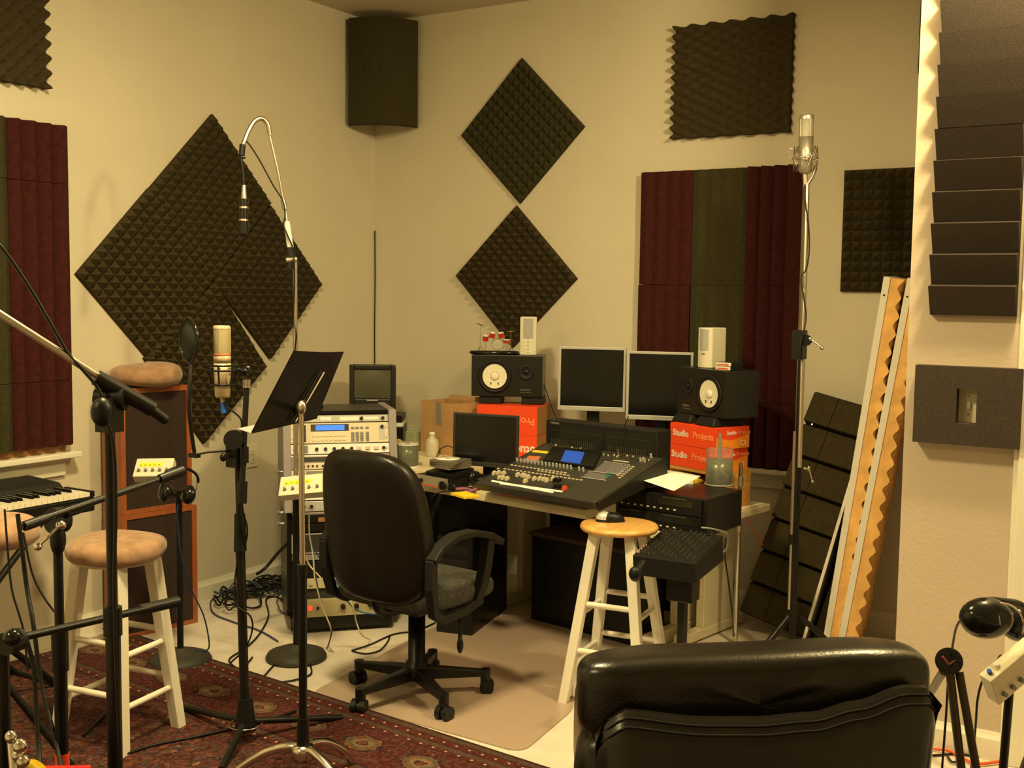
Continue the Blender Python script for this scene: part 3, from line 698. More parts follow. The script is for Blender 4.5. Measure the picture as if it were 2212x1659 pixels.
# round-base stand with tall gooseneck mic -----------------------------
BE=Vector((.973,-1.742,0))
CAST=mat('cast_iron_black',(.035,.032,.024),.6,bump=.3,bscale=150)
def round_base(t,c,r=.125):
    MB().lathe([(0,0),(r,0),(r*1.0,.012),(r*.93,.026),(r*.6,.042),(r*.2,.052),(.02,.060),(0,.060)],CAST,T(c.x,c.y,0),n=40).objw('round_base',t)
t=thing('microphone_stand','tall stand on a round cast base whose chrome gooseneck arches over the foam diamond','stand',BE)
round_base(t,BE); stE=t
MB().cyl(BE+Vector((0,0,.05)),BE+Vector((0,0,.72)),.013,BLKM).objw('lower_pole',t)
MB().cyl(BE+Vector((0,0,.70)),Vector((BE.x,BE.y,1.64)),.009,SATIN).objw('upper_pole',t,label='satin metal upper pole')
cl=at(627,560,4.52)
m=MB().cyl(at(627,535,4.52),at(627,580,4.52),.020,BLK,n=16).cyl(at(617,562,4.5),at(640,560,4.52),.012,SATIN,n=12); m.objw('boom_clamp',t)
m=MB().cyl(at(619,478,4.5),at(628,540,4.52),.013,WHT,n=14); m.objw('boom_sleeve',t,label='white boom sleeve')
m=MB().tube([at(628,560,4.52),at(620,480,4.5),at(613,440,4.5),at(600,370,4.48),at(583,295,4.46)],.0055,SATIN,n=8).cyl(at(616,452,4.5),at(611,432,4.5),.010,SATIN,n=12); m.objw('boom',t)
m=MB().tube([at(583,292,4.46),at(578,268,4.45),at(566,256,4.44),at(550,262,4.43),at(537,282,4.42),at(528,305,4.41),at(524,318,4.41)],.0095,SATIN,n=10); m.objw('gooseneck',t)
hm=thing('hanging_microphone','small dark microphone hanging upside down against the foam diamond','microphone',at(522,330,4.41))
m=MB().cyl(at(524,312,4.41),at(522,336,4.41),.012,BLK,n=12).tube([at(522,330,4.41),at(521,345,4.40),at(524,360,4.40),at(527,400,4.40)],.004,BLK); m.cyl(at(514,345,4.4),at(530,340,4.4),.004,BLK,n=8); m.objw('swivel',hm)
m=MB().cyl(at(527,400,4.40),at(527,430,4.40),.0075,CHR,n=14,r2=.012); m.objw('plug',hm,label='bright chrome plug')
GLB=mat('dark_glossy_metal',(.03,.026,.02),.25,.6)
m=MB().cyl(at(527,430,4.40),at(526,478,4.40),.017,GLB,n=20); m.cyl(at(527,447,4.40),at(527,451,4.40),.0178,SATIN,n=20); m.cyl(at(526,474,4.40),at(526,478,4.40),.0185,SATIN,n=20); m.objw('body',hm)
m=MB().cyl(at(526,478,4.40),at(525,505,4.40),.020,BLKM,n=20,r2=.019); m.ell(at(525,504,4.40),.019,.019,.014,BLKM); m.objw('grille',hm)
m=MB().tube([at(523,325,4.41),at(525,308,4.405),at(535,308,4.41),at(560,345,4.43),at(590,400,4.45),at(611,434,4.47),at(616,465,4.475),at(612,485,4.475),at(622,510,4.48),at(633,540,4.49),at(636,600,4.5),at(634,690,4.51),at(640,720,4.5),at(637,760,4.51),at(634,850,4.53)],.003,BLK,n=8)
tag(m.obj('microphone_cable'),'thin black cable looping from the gooseneck tip back to its stand','cable')
def mixer_box(name,label,M,w=.155,d=.085,h=.04,parent=None,tape=True):
    q=M.to_translation(); e=M.to_euler(); t=thing(name,label,'headphone mixer',q,rot=e)
    m=MB().box(-w/2,w/2,-d/2,d/2,0,h,CREAM); m.obj('case',t,bevel=.003)
    if tape:
        MB().box(-w*.40,w*.22,d*.02,d*.24,h,h+.0012,YELT).obj('tape_label',t,label='bright yellow tape label with scribbles')
        m=MB()
        for i in range(5): m.box(-w*.37+i*w*.12,-w*.37+i*w*.12+.008,d*.09,d*.12,h+.0012,h+.0016,BLK,None)
        m.obj('scribble',t)
    kn=MB().cyl((0,0,0),(0,0,.012),.0065,GRY2,n=14,r2=.0055).mesh('knob')
    rep(kn,'knob',t,[(-w*.36+i*w*.185,-d*.20,h) for i in range(5)])
    m=MB().cyl((-w*.38,d*.5,h*.5),(-w*.38,d*.5+.012,h*.5),.006,BLUE,n=12); m.obj('jack_plug',t,label='blue jack plug')
    m=MB().cyl((-w*.2,d*.5,h*.5),(-w*.2,d*.5+.01,h*.5),.006,WHT,n=12); m.obj('jack_plug',t)
    return t
o0=at(657,1058,4.50); MB().cyl(BE+Vector((0,0,.665)),o0-Uv*.01,.008,BLKM).objw('bracket_arm',stE)

mixer_box('headphone_mixer','cream headphone mixer with yellow tape mounted in front of the equipment rack',frame(o0,Rv-Fv*.1+Vector((0,0,.10)),Vector((0,0,.75))+Fv*.65),w=.180,d=.090)
# music stand -----------------------------------------------------------
MP=Vector((1.872,-2.702,0))
t=thing('music_stand','music stand with tilted black desk on a chrome pole and arched chrome legs','music stand',MP)
m=MB().cyl(MP+Vector((0,0,.22)),MP+Vector((0,0,.70)),.0125,BLKM); m.cyl(MP+Vector((0,0,.68)),MP+Vector((0,0,.715)),.016,BLK); m.objw('lower_pole',t)
m=MB().cyl(MP+Vector((0,0,.70)),at(650,885,3.28),.0085,SATIN); m.objw('upper_pole',t,label='satin upper pole')
m=MB().cyl(MP+Vector((0,0,.15)),MP+Vector((0,0,.25)),.020,BLK,r2=.017).lathe([(0,.12),(.03,.12),(.036,.15),(.03,.165),(0,.17)],CHR,T(MP.x,MP.y,0)); m.objw('hub',t)
for a in (R(198),R(-10),R(95)):
    a2=a; P=[MP+Vector((math.cos(a2)*r,math.sin(a2)*r,z)) for r,z in ((.01,.155),(.05,.155),(.12,.13),(.20,.075),(.26,.015))]
    MB().tube(P,.013,CHR,n=10).objw('leg',t,label='arched chrome leg')
BLd=at(543,937,3.20); BRd=at(684,905,3.58); TLd=at(636,758,3.30); TRd=at(743,760,3.66)
nrm=(BRd-BLd).cross(TLd-BLd).normalized()
if nrm.dot(CAM-BLd)<0: nrm=-nrm
lip=-nrm*.045
m=MB()
def dq(u,v):
    p=(BLd*(1-u)+BRd*u)*(1-v)+(TLd*(1-u)+TRd*u)*v
    return p+nrm*.010*math.sin(PI*u)*v
back_=[dq(i/8,j/6) for j in range(7) for i in range(9)]; th=nrm*-.003
m.grid(lambda u,v:dq(u,v),10,6,BLKM); m.grid(lambda u,v:dq(1-u,v)+th,10,6,BLKM)
m.objw('desk',t,bevel=0)
m=MB(); L1=BLd+lip; L2=BRd+lip; up=(TLd-BLd).normalized()*.018
m.add([BLd,BRd,L2,L1,BLd+th*0+Vector((0,0,.002)),BRd+Vector((0,0,.002)),L2+Vector((0,0,.002)),L1+Vector((0,0,.002))],[(0,1,2,3),(7,6,5,4),(0,3,7,4),(1,5,6,2),(3,2,6,7)],GRYL)
m.objw('ledge',t,label='grey ledge')
m=MB().cyl(dq(.68,.72)+nrm*.006,dq(.58,.05)+nrm*.008,.004,SATIN,n=8).cyl(dq(.60,.74)+nrm*.006,dq(.50,.07)+nrm*.008,.004,BLK,n=8); m.objw('slide_rail',t)
m=MB().ell(at(651,880,3.27),.016,.012,.020,SATIN).cyl(at(650,900,3.28),at(655,870,3.33),.010,BLK,n=10).cyl(at(650,890,3.28),dq(.55,.2),.008,BLK,n=10); m.objw('tilt_knob',t,label='satin round tilt knob')
# short round-base stand with headphones ----------------------------------
B2=Vector((.614,-2.037,0))
t=thing('headphone_stand','short black pole on a round cast base beside the tall speaker cabinets','stand',B2)
round_base(t,B2); stR=t; MB().cyl(B2+Vector((0,0,.05)),B2+Vector((0,0,.70)),.013,BLKM).objw('pole',t)
MB().box(-.06,.06,-.03,.03,.69,.70,BLKM,T(B2.x,B2.y,0)).objw('top_plate',t)
o1=at(337,1022,4.50)
mixer_box('headphone_mixer','tilted cream headphone mixer with yellow tape in front of the speaker cabinets',frame(o1,Rv*1.0+Vector((0,0,.02)),Vector((0,0,.72))+Fv*.70-Rv*.0),w=.150,d=.09)
def headphones(name,label,c,sc,rot,lf=None):
    t=thing(name,label,'headphones',c,rot=rot)
    for s_ in (-1,1):
        m=MB().lathe([(0,-.028),(.025,-.028),(.036,-.016),(.040,0),(.040,.006),(.030,.016),(.018,.018),(0,.016)],BLKG,RY(s_*PI/2)@Matrix.Scale(sc,4)@T(0,0,.055 if True else 0),n=28)
        for i,v in enumerate(m.v): pass
        m.obj('ear_cup',t)
        m=MB().tube([(s_*.078*sc,0,.0),(s_*.082*sc,0,.03*sc),(s_*.078*sc,0,.06*sc)],.0022*sc,CHR,n=6); m.obj('yoke',t,label='thin chrome yoke')
    m=MB(); P=[Vector((.082*sc*math.sin(a),0,.055*sc+.055*sc*math.cos(a))) for a in [PI/2*.98-PI*.98*k/14 for k in range(15)]]
    m.tube(P,.006*sc,BLKM,n=8,sub=1); m.tube([p+Vector((0,.008*sc,.002)) for p in P],.004*sc,BLKM,n=8,sub=1); m.obj('headband',t)
    return t
h=MB().cyl(B2+Vector((0,0,.68)),o1-Uv*.012,.008,BLKM).objw('bracket_arm',stR)
h=headphones('headphones','black headphones hung on the short round-base stand below its mixer box',at(382,1066,4.44),.95,(R(10),R(12),R(75)))
m=MB().tube([at(385,1090,4.42),at(383,1120,4.43),at(392,1200,4.45),at(412,1270,4.5),at(440,1330,4.55),at(452,1390,4.6),at(445,1405,4.62),at(425,1405,4.6)],.003,mat('navy_cable',(.012,.03,.10),.5),n=8)
tag(m.obj('headphone_cable'),'dark blue cable hanging from the headphones past the speaker cabinets to the floor','cable')
DZ_=.6805; DS_=.7165
# ================================================================ equipment rack
LAV=mat('lavender_grey_enamel',(.30,.27,.29),.4,.2)
IVR=mat('ivory_panel',(.74,.66,.50),.35,.1)
SILP=mat('silver_panel',(.62,.60,.58),.3,.5)
BRWH=mat('bright_white_panel',(.88,.86,.83),.3)
BEIG=mat('drab_beige_enamel',(.33,.28,.16),.45)
LCDB=mat('blue_lcd',(.02,.10,.45),.3,emit=(.06,.20,.75),estr=.9)
LCDD=mat('dim_blue_lcd',(.01,.04,.20),.3,emit=(.02,.07,.32),estr=.8)
LEDR=mat('red_led',(.8,.05,.02),.4,emit=(1,.1,.05),estr=.6)
TEALP=mat('teal_stripe',(.02,.45,.40),.4)
rk=thing('equipment_rack','tall rack of white and silver audio units on casters in the room corner','equipment rack',(.715,-1.515,0),R(46.7))
RW=.485
def zy(py): return .9625-(py-900)*.00209
def ysl(z): # slanted front: y depth for height z
    return 0.0 if z<.56 else (z-.56)*.26
# cabinet
m=MB(); m.box(0,.028,.02,.42,.075,.56,BLKM); m.obj('side_panel',rk,bevel=.003)
m=MB(); m.box(RW-.028,RW,.02,.42,.075,.56,BLKM); m.obj('side_panel',rk,bevel=.003)
for x0,x1 in ((-.012,.022),(RW-.022,RW+.012)):
    m=MB().hexa([(x0,-.012,.545),(x1,-.012,.545),(x1,.43,.545),(x0,.43,.545)],[(x0,.092,.985),(x1,.092,.985),(x1,.43,.985),(x0,.43,.985)],LAV); m.obj('upper_side_panel',rk,bevel=.003,label='lavender grey upper side panel')
m=MB().box(.022,RW-.022,.41,.43,.10,.975,BLKM).box(.022,RW-.022,.12,.42,.965,.98,BLKM).box(0,RW,.02,.42,.075,.095,BLKM); m.obj('rear_panel',rk)
for x in (.03,RW-.03):
    for y in (.05,.39):
        m=MB().cyl((x-.012,y,.032),(x+.012,y,.032),.031,BLK,n=20).box(x-.018,x+.018,y-.02,y+.02,.060,.076,BLKM); m.obj('caster',rk)
KN=MB().cyl((0,0,0),(0,-.014,0),.008,BLK,n=16,r2=.0065).mesh('knob')
KNS=MB().cyl((0,0,0),(0,-.010,0),.0045,BLK,n=12,r2=.004).mesh('knob')
BTN=MB().box(-.009,.009,-.004,0,-.006,.006,IVR).mesh('button')
SCR=MB().cyl((0,0,0),(0,-.003,0),.0045,SILP,n=8).mesh('screw')
def unit(pa,pb,mt,extra=0.,name='rack_unit',lab=None):
    z1=zy(pa);z0=zy(pb); y0=ysl(z0)-extra;y1=ysl(z1)-extra
    m=MB().hexa([(.022,y0,z0),(RW-.022,y0,z0),(RW-.022,y0+.25,z0),(.022,y0+.25,z0)],[(.022,y1,z1),(RW-.022,y1,z1),(RW-.022,y1+.25,z1),(.022,y1+.25,z1)],mt)
    o=m.obj(name,rk,bevel=.0015)
    if lab: o['label']=lab
    return o,z0,z1,y0,y1
def pl(x,z,y0,y1,z0,z1,off=.0): # point on the tilted face as a matrix
    f=(z-z0)/(z1-z0); y=y0+(y1-y0)*f; a=math.atan2(y1-y0,z1-z0)
    return T(x,y-off,z)@RX(-a)
def deco(o,z0,z1,y0,y1,items):
    for (x0,x1,f0,f1,mt,h) in items:
        a=math.atan2(y1-y0,z1-z0); L=math.hypot(y1-y0,z1-z0)
        M=T(0,y0,z0)@RX(-a); MB().box(x0*RW,x1*RW,-h,0.0005,f0*L,f1*L,mt,M).obj('panel_inset',o)
def ears(o,z0,z1,y0,y1):
    rep(SCR,'screw',o,[pl(x,z0+(z1-z0)*f,y0,y1,z0,z1) for x in (.034,RW-.034) for f in ((.25,.75) if z1-z0>.05 else (.5,))])
o,z0,z1,y0,y1=unit(901,915,SILP,lab='silver top rack unit'); deco(o,z0,z1,y0,y1,[(.18,.28,.3,.8,BRWH,.001),(.32,.42,.3,.8,BRWH,.001),(.5,.68,.25,.8,BRWH,.001),(.72,.86,.3,.75,BRWH,.001)]); rep(KN,'knob',o,[pl(x*RW,(z0+z1)/2,y0,y1,z0,z1) for x in (.10,.70,.90)])
o,z0,z1,y0,y1=unit(917,959,IVR,lab='ivory rack unit with blue display'); ears(o,z0,z1,y0,y1)
deco(o,z0,z1,y0,y1,[(.135,.185,.08,.92,GREY,.001),(.158,.164,.12,.88,TEALP,.002),(.23,.58,.60,.95,GREY,.001),(.86,.92,.12,.9,GRYL,.001)])
a=math.atan2(y1-y0,z1-z0);L=math.hypot(y1-y0,z1-z0)
MB().box(.275*RW,.54*RW,-.0025,-.0008,.64*L,.90*L,LCDB,T(0,y0,z0)@RX(-a)).obj('display',o,label='blue display')
rep(BTN,'button',o,[pl((.255+i*.04)*RW,z0+(z1-z0)*f,y0,y1,z0,z1)@Matrix.Scale(.75,4) for i in range(8) for f in (.38,.17)])
BTG=MB().box(-.008,.008,-.004,0,-.005,.005,GRY2).mesh('button')
rep(BTG,'button',o,[pl((.615+i*.042+(.01 if i==3 else 0))*RW,z0+(z1-z0)*f,y0,y1,z0,z1)@Matrix.Scale(.9,4) for i in range(4) for f in (.12,.24,.36,.48,.74)])
rep(KN,'knob',o,[pl(.89*RW,z0+(z1-z0)*.78,y0,y1,z0,z1)])
o,z0,z1,y0,y1=unit(961,981,BRWH,lab='white rack unit with a row of black knobs'); ears(o,z0,z1,y0,y1)
deco(o,z0,z1,y0,y1,[(.12,.20,.1,.9,GRY2,.002)]); rep(KN,'knob',o,[pl(x*RW,(z0+z1)/2,y0,y1,z0,z1) for x in (.28,.36,.44,.52,.60,.90)])
PKB=MB().box(-.010,.010,-.006,0,-.007,.007,mat('pale_pink_plastic',(.70,.50,.42),.4)).mesh('button')
rep(PKB,'button',o,[pl(x*RW,(z0+z1)/2,y0,y1,z0,z1) for x in (.67,.75,.83)])
o,z0,z1,y0,y1=unit(983,1013,LAV,lab='lavender rack unit with a grid of buttons'); ears(o,z0,z1,y0,y1)
deco(o,z0,z1,y0,y1,[(.04,.40,.90,1.,BRWH,.001),(.12,.40,.55,.85,GREY,.0015),(.12,.45,.05,.45,IVR,.001)])
rep(BTG,'button',o,[pl((.55+i*.045)*RW,z0+(z1-z0)*f,y0,y1,z0,z1)@Matrix.Scale(.9,4) for i in range(9) for f in (.15,.4,.65,.88)])
rep(KNS,'knob',o,[pl(x*RW,z0+(z1-z0)*.25,y0,y1,z0,z1) for x in (.16,.20,.24,.28,.33)])
o,z0,z1,y0,y1=unit(1014,1026,IVR); deco(o,z0,z1,y0,y1,[(.18,.45,.15,.85,GRY2,.001)]); rep(KNS,'knob',o,[pl(.15*RW,(z0+z1)/2,y0,y1,z0,z1)])
o,z0,z1,y0,y1=unit(1027,1064,BRWH,lab='bright white rack unit'); ears(o,z0,z1,y0,y1); deco(o,z0,z1,y0,y1,[(.12,.9,.12,.2,GREY,.001),(.3,.34,.3,.5,BLK,.006)])
rep(KN,'knob',o,[pl(x*RW,z0+(z1-z0)*.55,y0,y1,z0,z1) for x in (.30,.38,.46,.54)])
o,z0,z1,y0,y1=unit(1066,1076,LAV); deco(o,z0,z1,y0,y1,[(.05,.45,.1,.5,BRWH,.001)])
o,z0,z1,y0,y1=unit(1078,1099,SILP,lab='silver rack unit with black knobs'); ears(o,z0,z1,y0,y1); deco(o,z0,z1,y0,y1,[(.26,.44,.15,.85,GRYL,.001),(.5,.9,.15,.85,GRYL,.001)]); rep(KN,'knob',o,[pl(x*RW,(z0+z1)/2,y0,y1,z0,z1) for x in (.08,.15,.22)])
o,z0,z1,y0,y1=unit(1101,1106,LAV)
o,z0,z1,y0,y1=unit(1108,1124,BLK,name='black_rack_unit'); deco(o,z0,z1,y0,y1,[(.28,.50,.15,.75,WBROWN,.002)])
o,z0,z1,y0,y1=unit(1126,1143,BLK,name='black_rack_unit'); rep(KN,'knob',o,[pl(x*RW,(z0+z1)/2,y0,y1,z0,z1) for x in (.35,.45)])
o,z0,z1,y0,y1=unit(1146,1189,GREY,lab='dark rack unit framed in silver'); deco(o,z0,z1,y0,y1,[(.04,.10,0,1,SILP,.002),(.04,.95,.94,1.,SILP,.002),(.04,.95,0,.05,SILP,.002)]); rep(KN,'knob',o,[pl(x*RW,z0+(z1-z0)*.5,y0,y1,z0,z1)@Matrix.Scale(1.5 if x==.34 else .8,4) for x in (.34,.44,.52,.62,.7)])
o,z0,z1,y0,y1=unit(1192,1204,GRY2)
o,z0,z1,y0,y1=unit(1206,1240,BLK,.01,name='black_rack_unit')
# two beige units pulled forward at the bottom
m=MB().box(.03,RW-.03,-.03,.25,zy(1290),zy(1262),GREY).box(.03,RW-.03,-.031,.02,zy(1262),zy(1243)-.02,BEIG); 
def drawer(zc,h,yo,lab):
    m=MB().hexa([(.03,-yo,zc),(RW-.03,-yo,zc),(RW-.03,.25,zc),(.03,.25,zc)],[(.03,-yo+.02,zc+h),(RW-.03,-yo+.02,zc+h),(RW-.03,.25,zc+h),(.03,.25,zc+h)],BEIG); return m.obj('beige_rack_unit',rk,bevel=.002,label=lab)
o=drawer(zy(1262),.042,.03,'drab beige rack unit with sockets'); 
for i in range(4): MB().cyl((.10+i*.09,-.022,zy(1262)+.022),(.10+i*.09,-.034,zy(1262)+.022),.007,BLK if i%2 else SILP,n=12).obj('socket',o)
o,z0,z1,y0,y1=unit(1264,1284,GREY,.015); rep(MB().cyl((0,0,0),(0,-.004,0),.004,mat('white_led',(.8,.9,1),.3,emit=(.8,.95,1),estr=3),n=8).mesh('indicator_light'),'indicator_light',o,[(.03,y0-.001,z0+.03),(.055,y0-.001,z0+.024)])
o=drawer(zy(1321),.074,.05,'drab beige rack unit with red switch and knobs')
MB().box(.085,.105,-.046,-.038,zy(1321)+.03,zy(1321)+.05,LEDR).obj('power_switch',o,label='red switch'); rep(KN,'knob',o,[T(x,-.042,zy(1321)+.04)@Matrix.Scale(s_,4) for x,s_ in ((.24,1.5),(.30,1.4),(.36,1.1),(.13,.8))])
o,z0,z1,y0,y1=unit(1323,1352,BLK,.02,name='black_rack_unit')
m=MB(); 
for z in (zy(1108),zy(1132),zy(1020)):
    MB().cyl((-.03,.10,z),(0,.10,z),.006,SATIN,n=8).ell((-.03,.10,z),.010,.010,.010,GRY2).obj('side_bolt',rk)
# things on the rack
p=Vector((.715,-1.515,0))+Matrix.Rotation(R(46.7),3,'Z')@Vector((.16,.27,.981))
t=thing('figurine','small dark bust figurine on top of the equipment rack','figurine',p)
BRZ=mat('dark_bronze',(.03,.028,.02),.3,.5)
MB().lathe([(0,0),(.026,0),(.028,.006),(.020,.012),(.020,.020),(0,.020)],BRZ,n=20).obj('pedestal',t)
MB().ell((0,0,.034),.026,.018,.020,BRZ).ell((0,0,.048),.010,.010,.014,BRZ).ell((0,0,.067),.015,.016,.017,BRZ).obj('bust',t)
p=Vector((.715,-1.515,0))+Matrix.Rotation(R(46.7),3,'Z')@Vector((.065,.25,.981))
m=MB().lathe([(0,0),(.030,0),(.034,.012),(.040,.030),(.046,.050),(.044,.050),(.036,.03),(0,.008)],mat('cut_glass',(.40,.38,.28),.1,trans=.6),T(*p),n=12); o=m.obj('glass_dish'); tag(o,'ridged glass dish on the rack behind the music stand','dish')
# ================================================================ corner table things: TV and its pile
XH=Vector((Rv.x,Rv.y,0)).normalized(); 
def facing(c,dz=0.): return math.atan2(XH.y,XH.x)+R(dz)
c=at(808,890,6.0); tvz=.862
# black cabinet in the corner
cb=thing('corner_cabinet','black cabinet in the room corner carrying the small television','cabinet',(c.x,c.y,0),facing(c,0))
MB().box(-.155,.155,.0,.22,.0,.80,BLKM).obj('body',cb,bevel=.003)
MB().box(-.16,.155,-.004,.22,.802,.822,WHT).obj('shelf',cb,label='white shelf edge')
m=MB().box(.01,.150,.0,.20,.823,.8595,BLK); o=m.obj('video_recorder'); o.location=(c.x,c.y,0); o.rotation_euler=(0,0,facing(c,0)); tag(o,'flat black box under the right side of the television','recorder')
m=MB().box(-.155,.006,.0,.20,.823,.8595,WORANGE); o=m.obj('wooden_box'); o.location=(c.x,c.y,0); o.rotation_euler=(0,0,facing(c,0)); tag(o,'light wooden box under the left side of the television','box')
tv=thing('television','small dark tube television with built-in tape slot in the room corner','television',(c.x-.01,c.y-.0,.8605),facing(c,0))
CAS=mat('worn_black_casing',(.022,.020,.016),.4)
m=MB(); m.hexa([(-.125,0,0),(.125,0,0),(.105,.20,.01),(-.105,.20,.01)],[(-.125,0,.275),(.125,0,.275),(.100,.20,.235),(-.100,.20,.235)],CAS); m.obj('casing',tv,bevel=.018,seg=3)
m=MB()
for a,b,c_,d in ((-.123,-.098,.0,.272),(.098,.123,.0,.272)): m.box(a,b,-.014,.0,c_,d,CAS)
m.box(-.098,.098,-.014,0,.245,.272,CAS).box(-.098,.098,-.012,0,0,.088,CAS); m.obj('front_bezel',tv,bevel=.006)
SCRN=mat('grey_tube_glass',(.10,.10,.065),.25,spec=.6)
m=MB(); m.grid(lambda u,v:(-.098+.196*u,-.002-.010*math.sin(PI*u)*math.sin(PI*v),.092+.153*v),14,12,SCRN); m.obj('screen',tv)
m=MB().box(-.08,.07,-.0135,-.011,.048,.062,BLKG).box(-.03,.03,-.015,-.012,.078,.085,GRYL); m.obj('tape_slot',tv)
rep(MB().cyl((0,0,0),(0,-.004,0),.006,SILP,n=10).mesh('button'),'button',tv,[(-.09,-.012,.015),(-.075,-.012,.015),(-.06,-.012,.015)])
# ================================================================ the two desks
dk=thing('studio_desk','long beige desk with a pale front edge carrying the mixing console','desk',(2.085,-1.312,0),R(-9.6))
m=MB().box(-.965,.0,0,1.08,.640,.680,DESKM); m.obj('desk_top',dk,bevel=.006)
for x in (-.93,-.03):
    m=MB().box(x-.02,x+.02,.70,.88,.06,.639,DESKM).box(x-.025,x+.025,.50,1.03,.002,.06,DESKM); m.obj('leg',dk,bevel=.004)
MB().box(-.905,-.055,.90,.92,.05,.639,BLKF).obj('under_desk_shade',dk)  # black sheet added in place of the shaded wall under the desk
cs_=thing('corner_shelf','beige shelf surface filling the gap between equipment rack and desk','table',(1.0,-.7,0))
m=MB().prism([(1.122,-1.12),(1.27,-.25),(.66,-.14),(.66,-.62),(1.092,-1.10)],.676,.716,DESKM); m.objw('shelf_top',cs_)
for q in ((1.10,-1.075),(1.20,-.32),(.72,-.22)): MB().cyl((q[0],q[1],0),(q[0],q[1],.676),.015,BLKM,n=12).objw('leg',cs_)
sd=thing('side_table','side table with a beige panel leg and chrome pole leg right of the desk','table',(2.295,-.43,0),R(-10))
m=MB().box(-.14,.175,-.70,.16,.56,.592,DESKM); m.obj('table_top',sd,bevel=.004)
m=MB().box(-.02,.02,-.13,.12,.05,.56,DESKM); m.obj('leg',sd,bevel=.003)
m=MB().box(-.025,.025,-.30,.24,.008,.05,DESKM); m.obj('foot_bar',sd,bevel=.004)
m=MB().cyl((.155,-.085,0),(.155,-.085,.80),.010,CHR,n=14).cyl((.155,-.085,.70),(.155,-.085,.74),.015,SATIN,n=14).cyl((.155,-.085,.50),(.155,-.085,.54),.015,SATIN,n=14); m.obj('pole_leg',sd,label='chrome pole leg with collars')
# ================================================================ mixing console
FLp=onz(1028,1042,.740); FRp=onz(1284,1085,.740); BLp=onz(1168,958,.863); BRp=onz(1425,985,.863)
cx=(FRp-FLp); cw=cx.length; ux=cx.normalized(); mv=((BLp-FLp)+(BRp-FRp))/2; uy=(mv-ux*mv.dot(ux)); cdp=uy.length; uy=uy.normalized(); uz=ux.cross(uy)
FRM=Matrix(((ux.x,uy.x,uz.x,FLp.x),(ux.y,uy.y,uz.y,FLp.y),(ux.z,uy.z,uz.z,FLp.z),(0,0,0,1)))
mc_=bpy.data.objects.new('mixing_console',None); COL.objects.link(mc_); mc_.matrix_world=FRM; mc_.empty_display_size=.05
tag(mc_,'large dark grey mixing console with a small blue screen and meter bridge on the desk','mixing console')
INV=FRM.inverted()
def cp(px,py,h=0.):
    d=ray(px,py); n=uz; t=((FLp+uz*h-CAM).dot(n))/d.dot(n); q=INV@(CAM+d*t); return Vector((q.x,q.y,h))
# body: underside stays level-ish
sl=math.atan2(.068,cdp)
m=MB().hexa([(0,0.0,-.033),(cw,0,-.033),(cw,cdp,-.075),(0,cdp,-.075)],[(0,-.0,0),(cw,0,0),(cw,cdp,0),(0,cdp,0)],GREY); m.obj('chassis',mc_,bevel=.006,seg=3)
SDK=mat('black_end_cheek',(.010,.010,.009),.5)
for x in (-.012,cw+.0): MB().hexa([(x,.01,-.038),(x+.012,.01,-.038),(x+.012,cdp,-.085),(x,cdp,-.085)],[(x,.01,-.004),(x+.012,.01,-.004),(x+.012,cdp,-.002),(x,cdp,-.002)],SDK).obj('end_cheek',mc_)
# meter bridge, upright behind the control surface
bl=FRM@Vector((0,cdp+.012,0)); br=FRM@Vector((cw,cdp+.012,0)); hx_=Vector((br.x-bl.x,br.y-bl.y,0)); bw=hx_.length; ba=math.atan2(hx_.y,hx_.x)
dl=(bl-CAM).dot(Fv); zt=at(1192,906,dl).z
BM=T(bl.x,bl.y,bl.z)@RZ(ba); BI=INV@BM; bh=zt-bl.z
m=MB().box(-.015,bw-.038,0,.10,-.085,bh,BLKT,BI); mb_=m.obj('meter_bridge',mc_,bevel=.004)
DSP=mat('dark_display_glass',(.016,.016,.012),.2)
for x0,x1 in ((.01,bw*.49),(bw*.51,bw-.05)): MB().box(x0,x1,-.003,.001,-.035,bh-.022,DSP,BI).obj('meter_window',mb_)
MTR=mat('dim_meter_bar',(.06,.055,.035),.4)
rep(MB().box(0,.003,-.002,0,0,.045,MTR).mesh('meter_bar'),'meter_bar',mb_,[BI@T(.02+i*.0112,-.0035,-.025) for i in range(22)]+[BI@T(bw*.52+.012+i*.0112,-.0035,-.025) for i in range(18)])
m=MB(); m.text('YAMAHA',.012,SILP,BI@T(.012,-.0008,bh-.016)@RX(PI/2)); m.obj('lettering',mb_)
m=MB()
for i in range(60): m.box(.015+i*.0088,.0185+i*.0088,-.0045,-.003,bh-.045,bh-.042,MTR,BI)
m.obj('scale_marks',mb_)
def quad(name,pxs,h,mt,par=mc_,base=0.,lab=None,bev=0.):
    P=[cp(*q) for q in pxs]; m=MB().prism([(p.x,p.y) for p in P],base,h,mt); o=m.obj(name,par,bevel=bev)
    if lab: o['label']=lab
    return o
def Z1(x,y): return (980+x/4.608,940+y/4.608)
pod=quad('screen_pod',[Z1(890,275),Z1(1395,345),Z1(1475,180),Z1(985,143)],.014,BLK,bev=.002)
quad('screen',[Z1(1072,290),Z1(1262,318),Z1(1308,205),Z1(1118,180)],.0155,LCDD,par=pod,base=.0135,lab='glowing blue screen')
quad('label_strip',[Z1(370,462),Z1(985,578),Z1(1000,566),Z1(385,448)],.0012,PAPER,lab='white tape strip')
quad('label_strip',[Z1(455,488),Z1(1075,570),Z1(1090,558),Z1(470,470)],.0014,PAPER,lab='white tape strip')
quad('label_sheet',[Z1(775,168),Z1(940,186),Z1(958,166),Z1(800,148)],.001,YEL,lab='yellow label')
quad('label_sheet',[Z1(715,236),Z1(840,252),Z1(870,214),Z1(752,206)],.001,mat('salmon_card',(.55,.16,.08),.6),lab='salmon label')
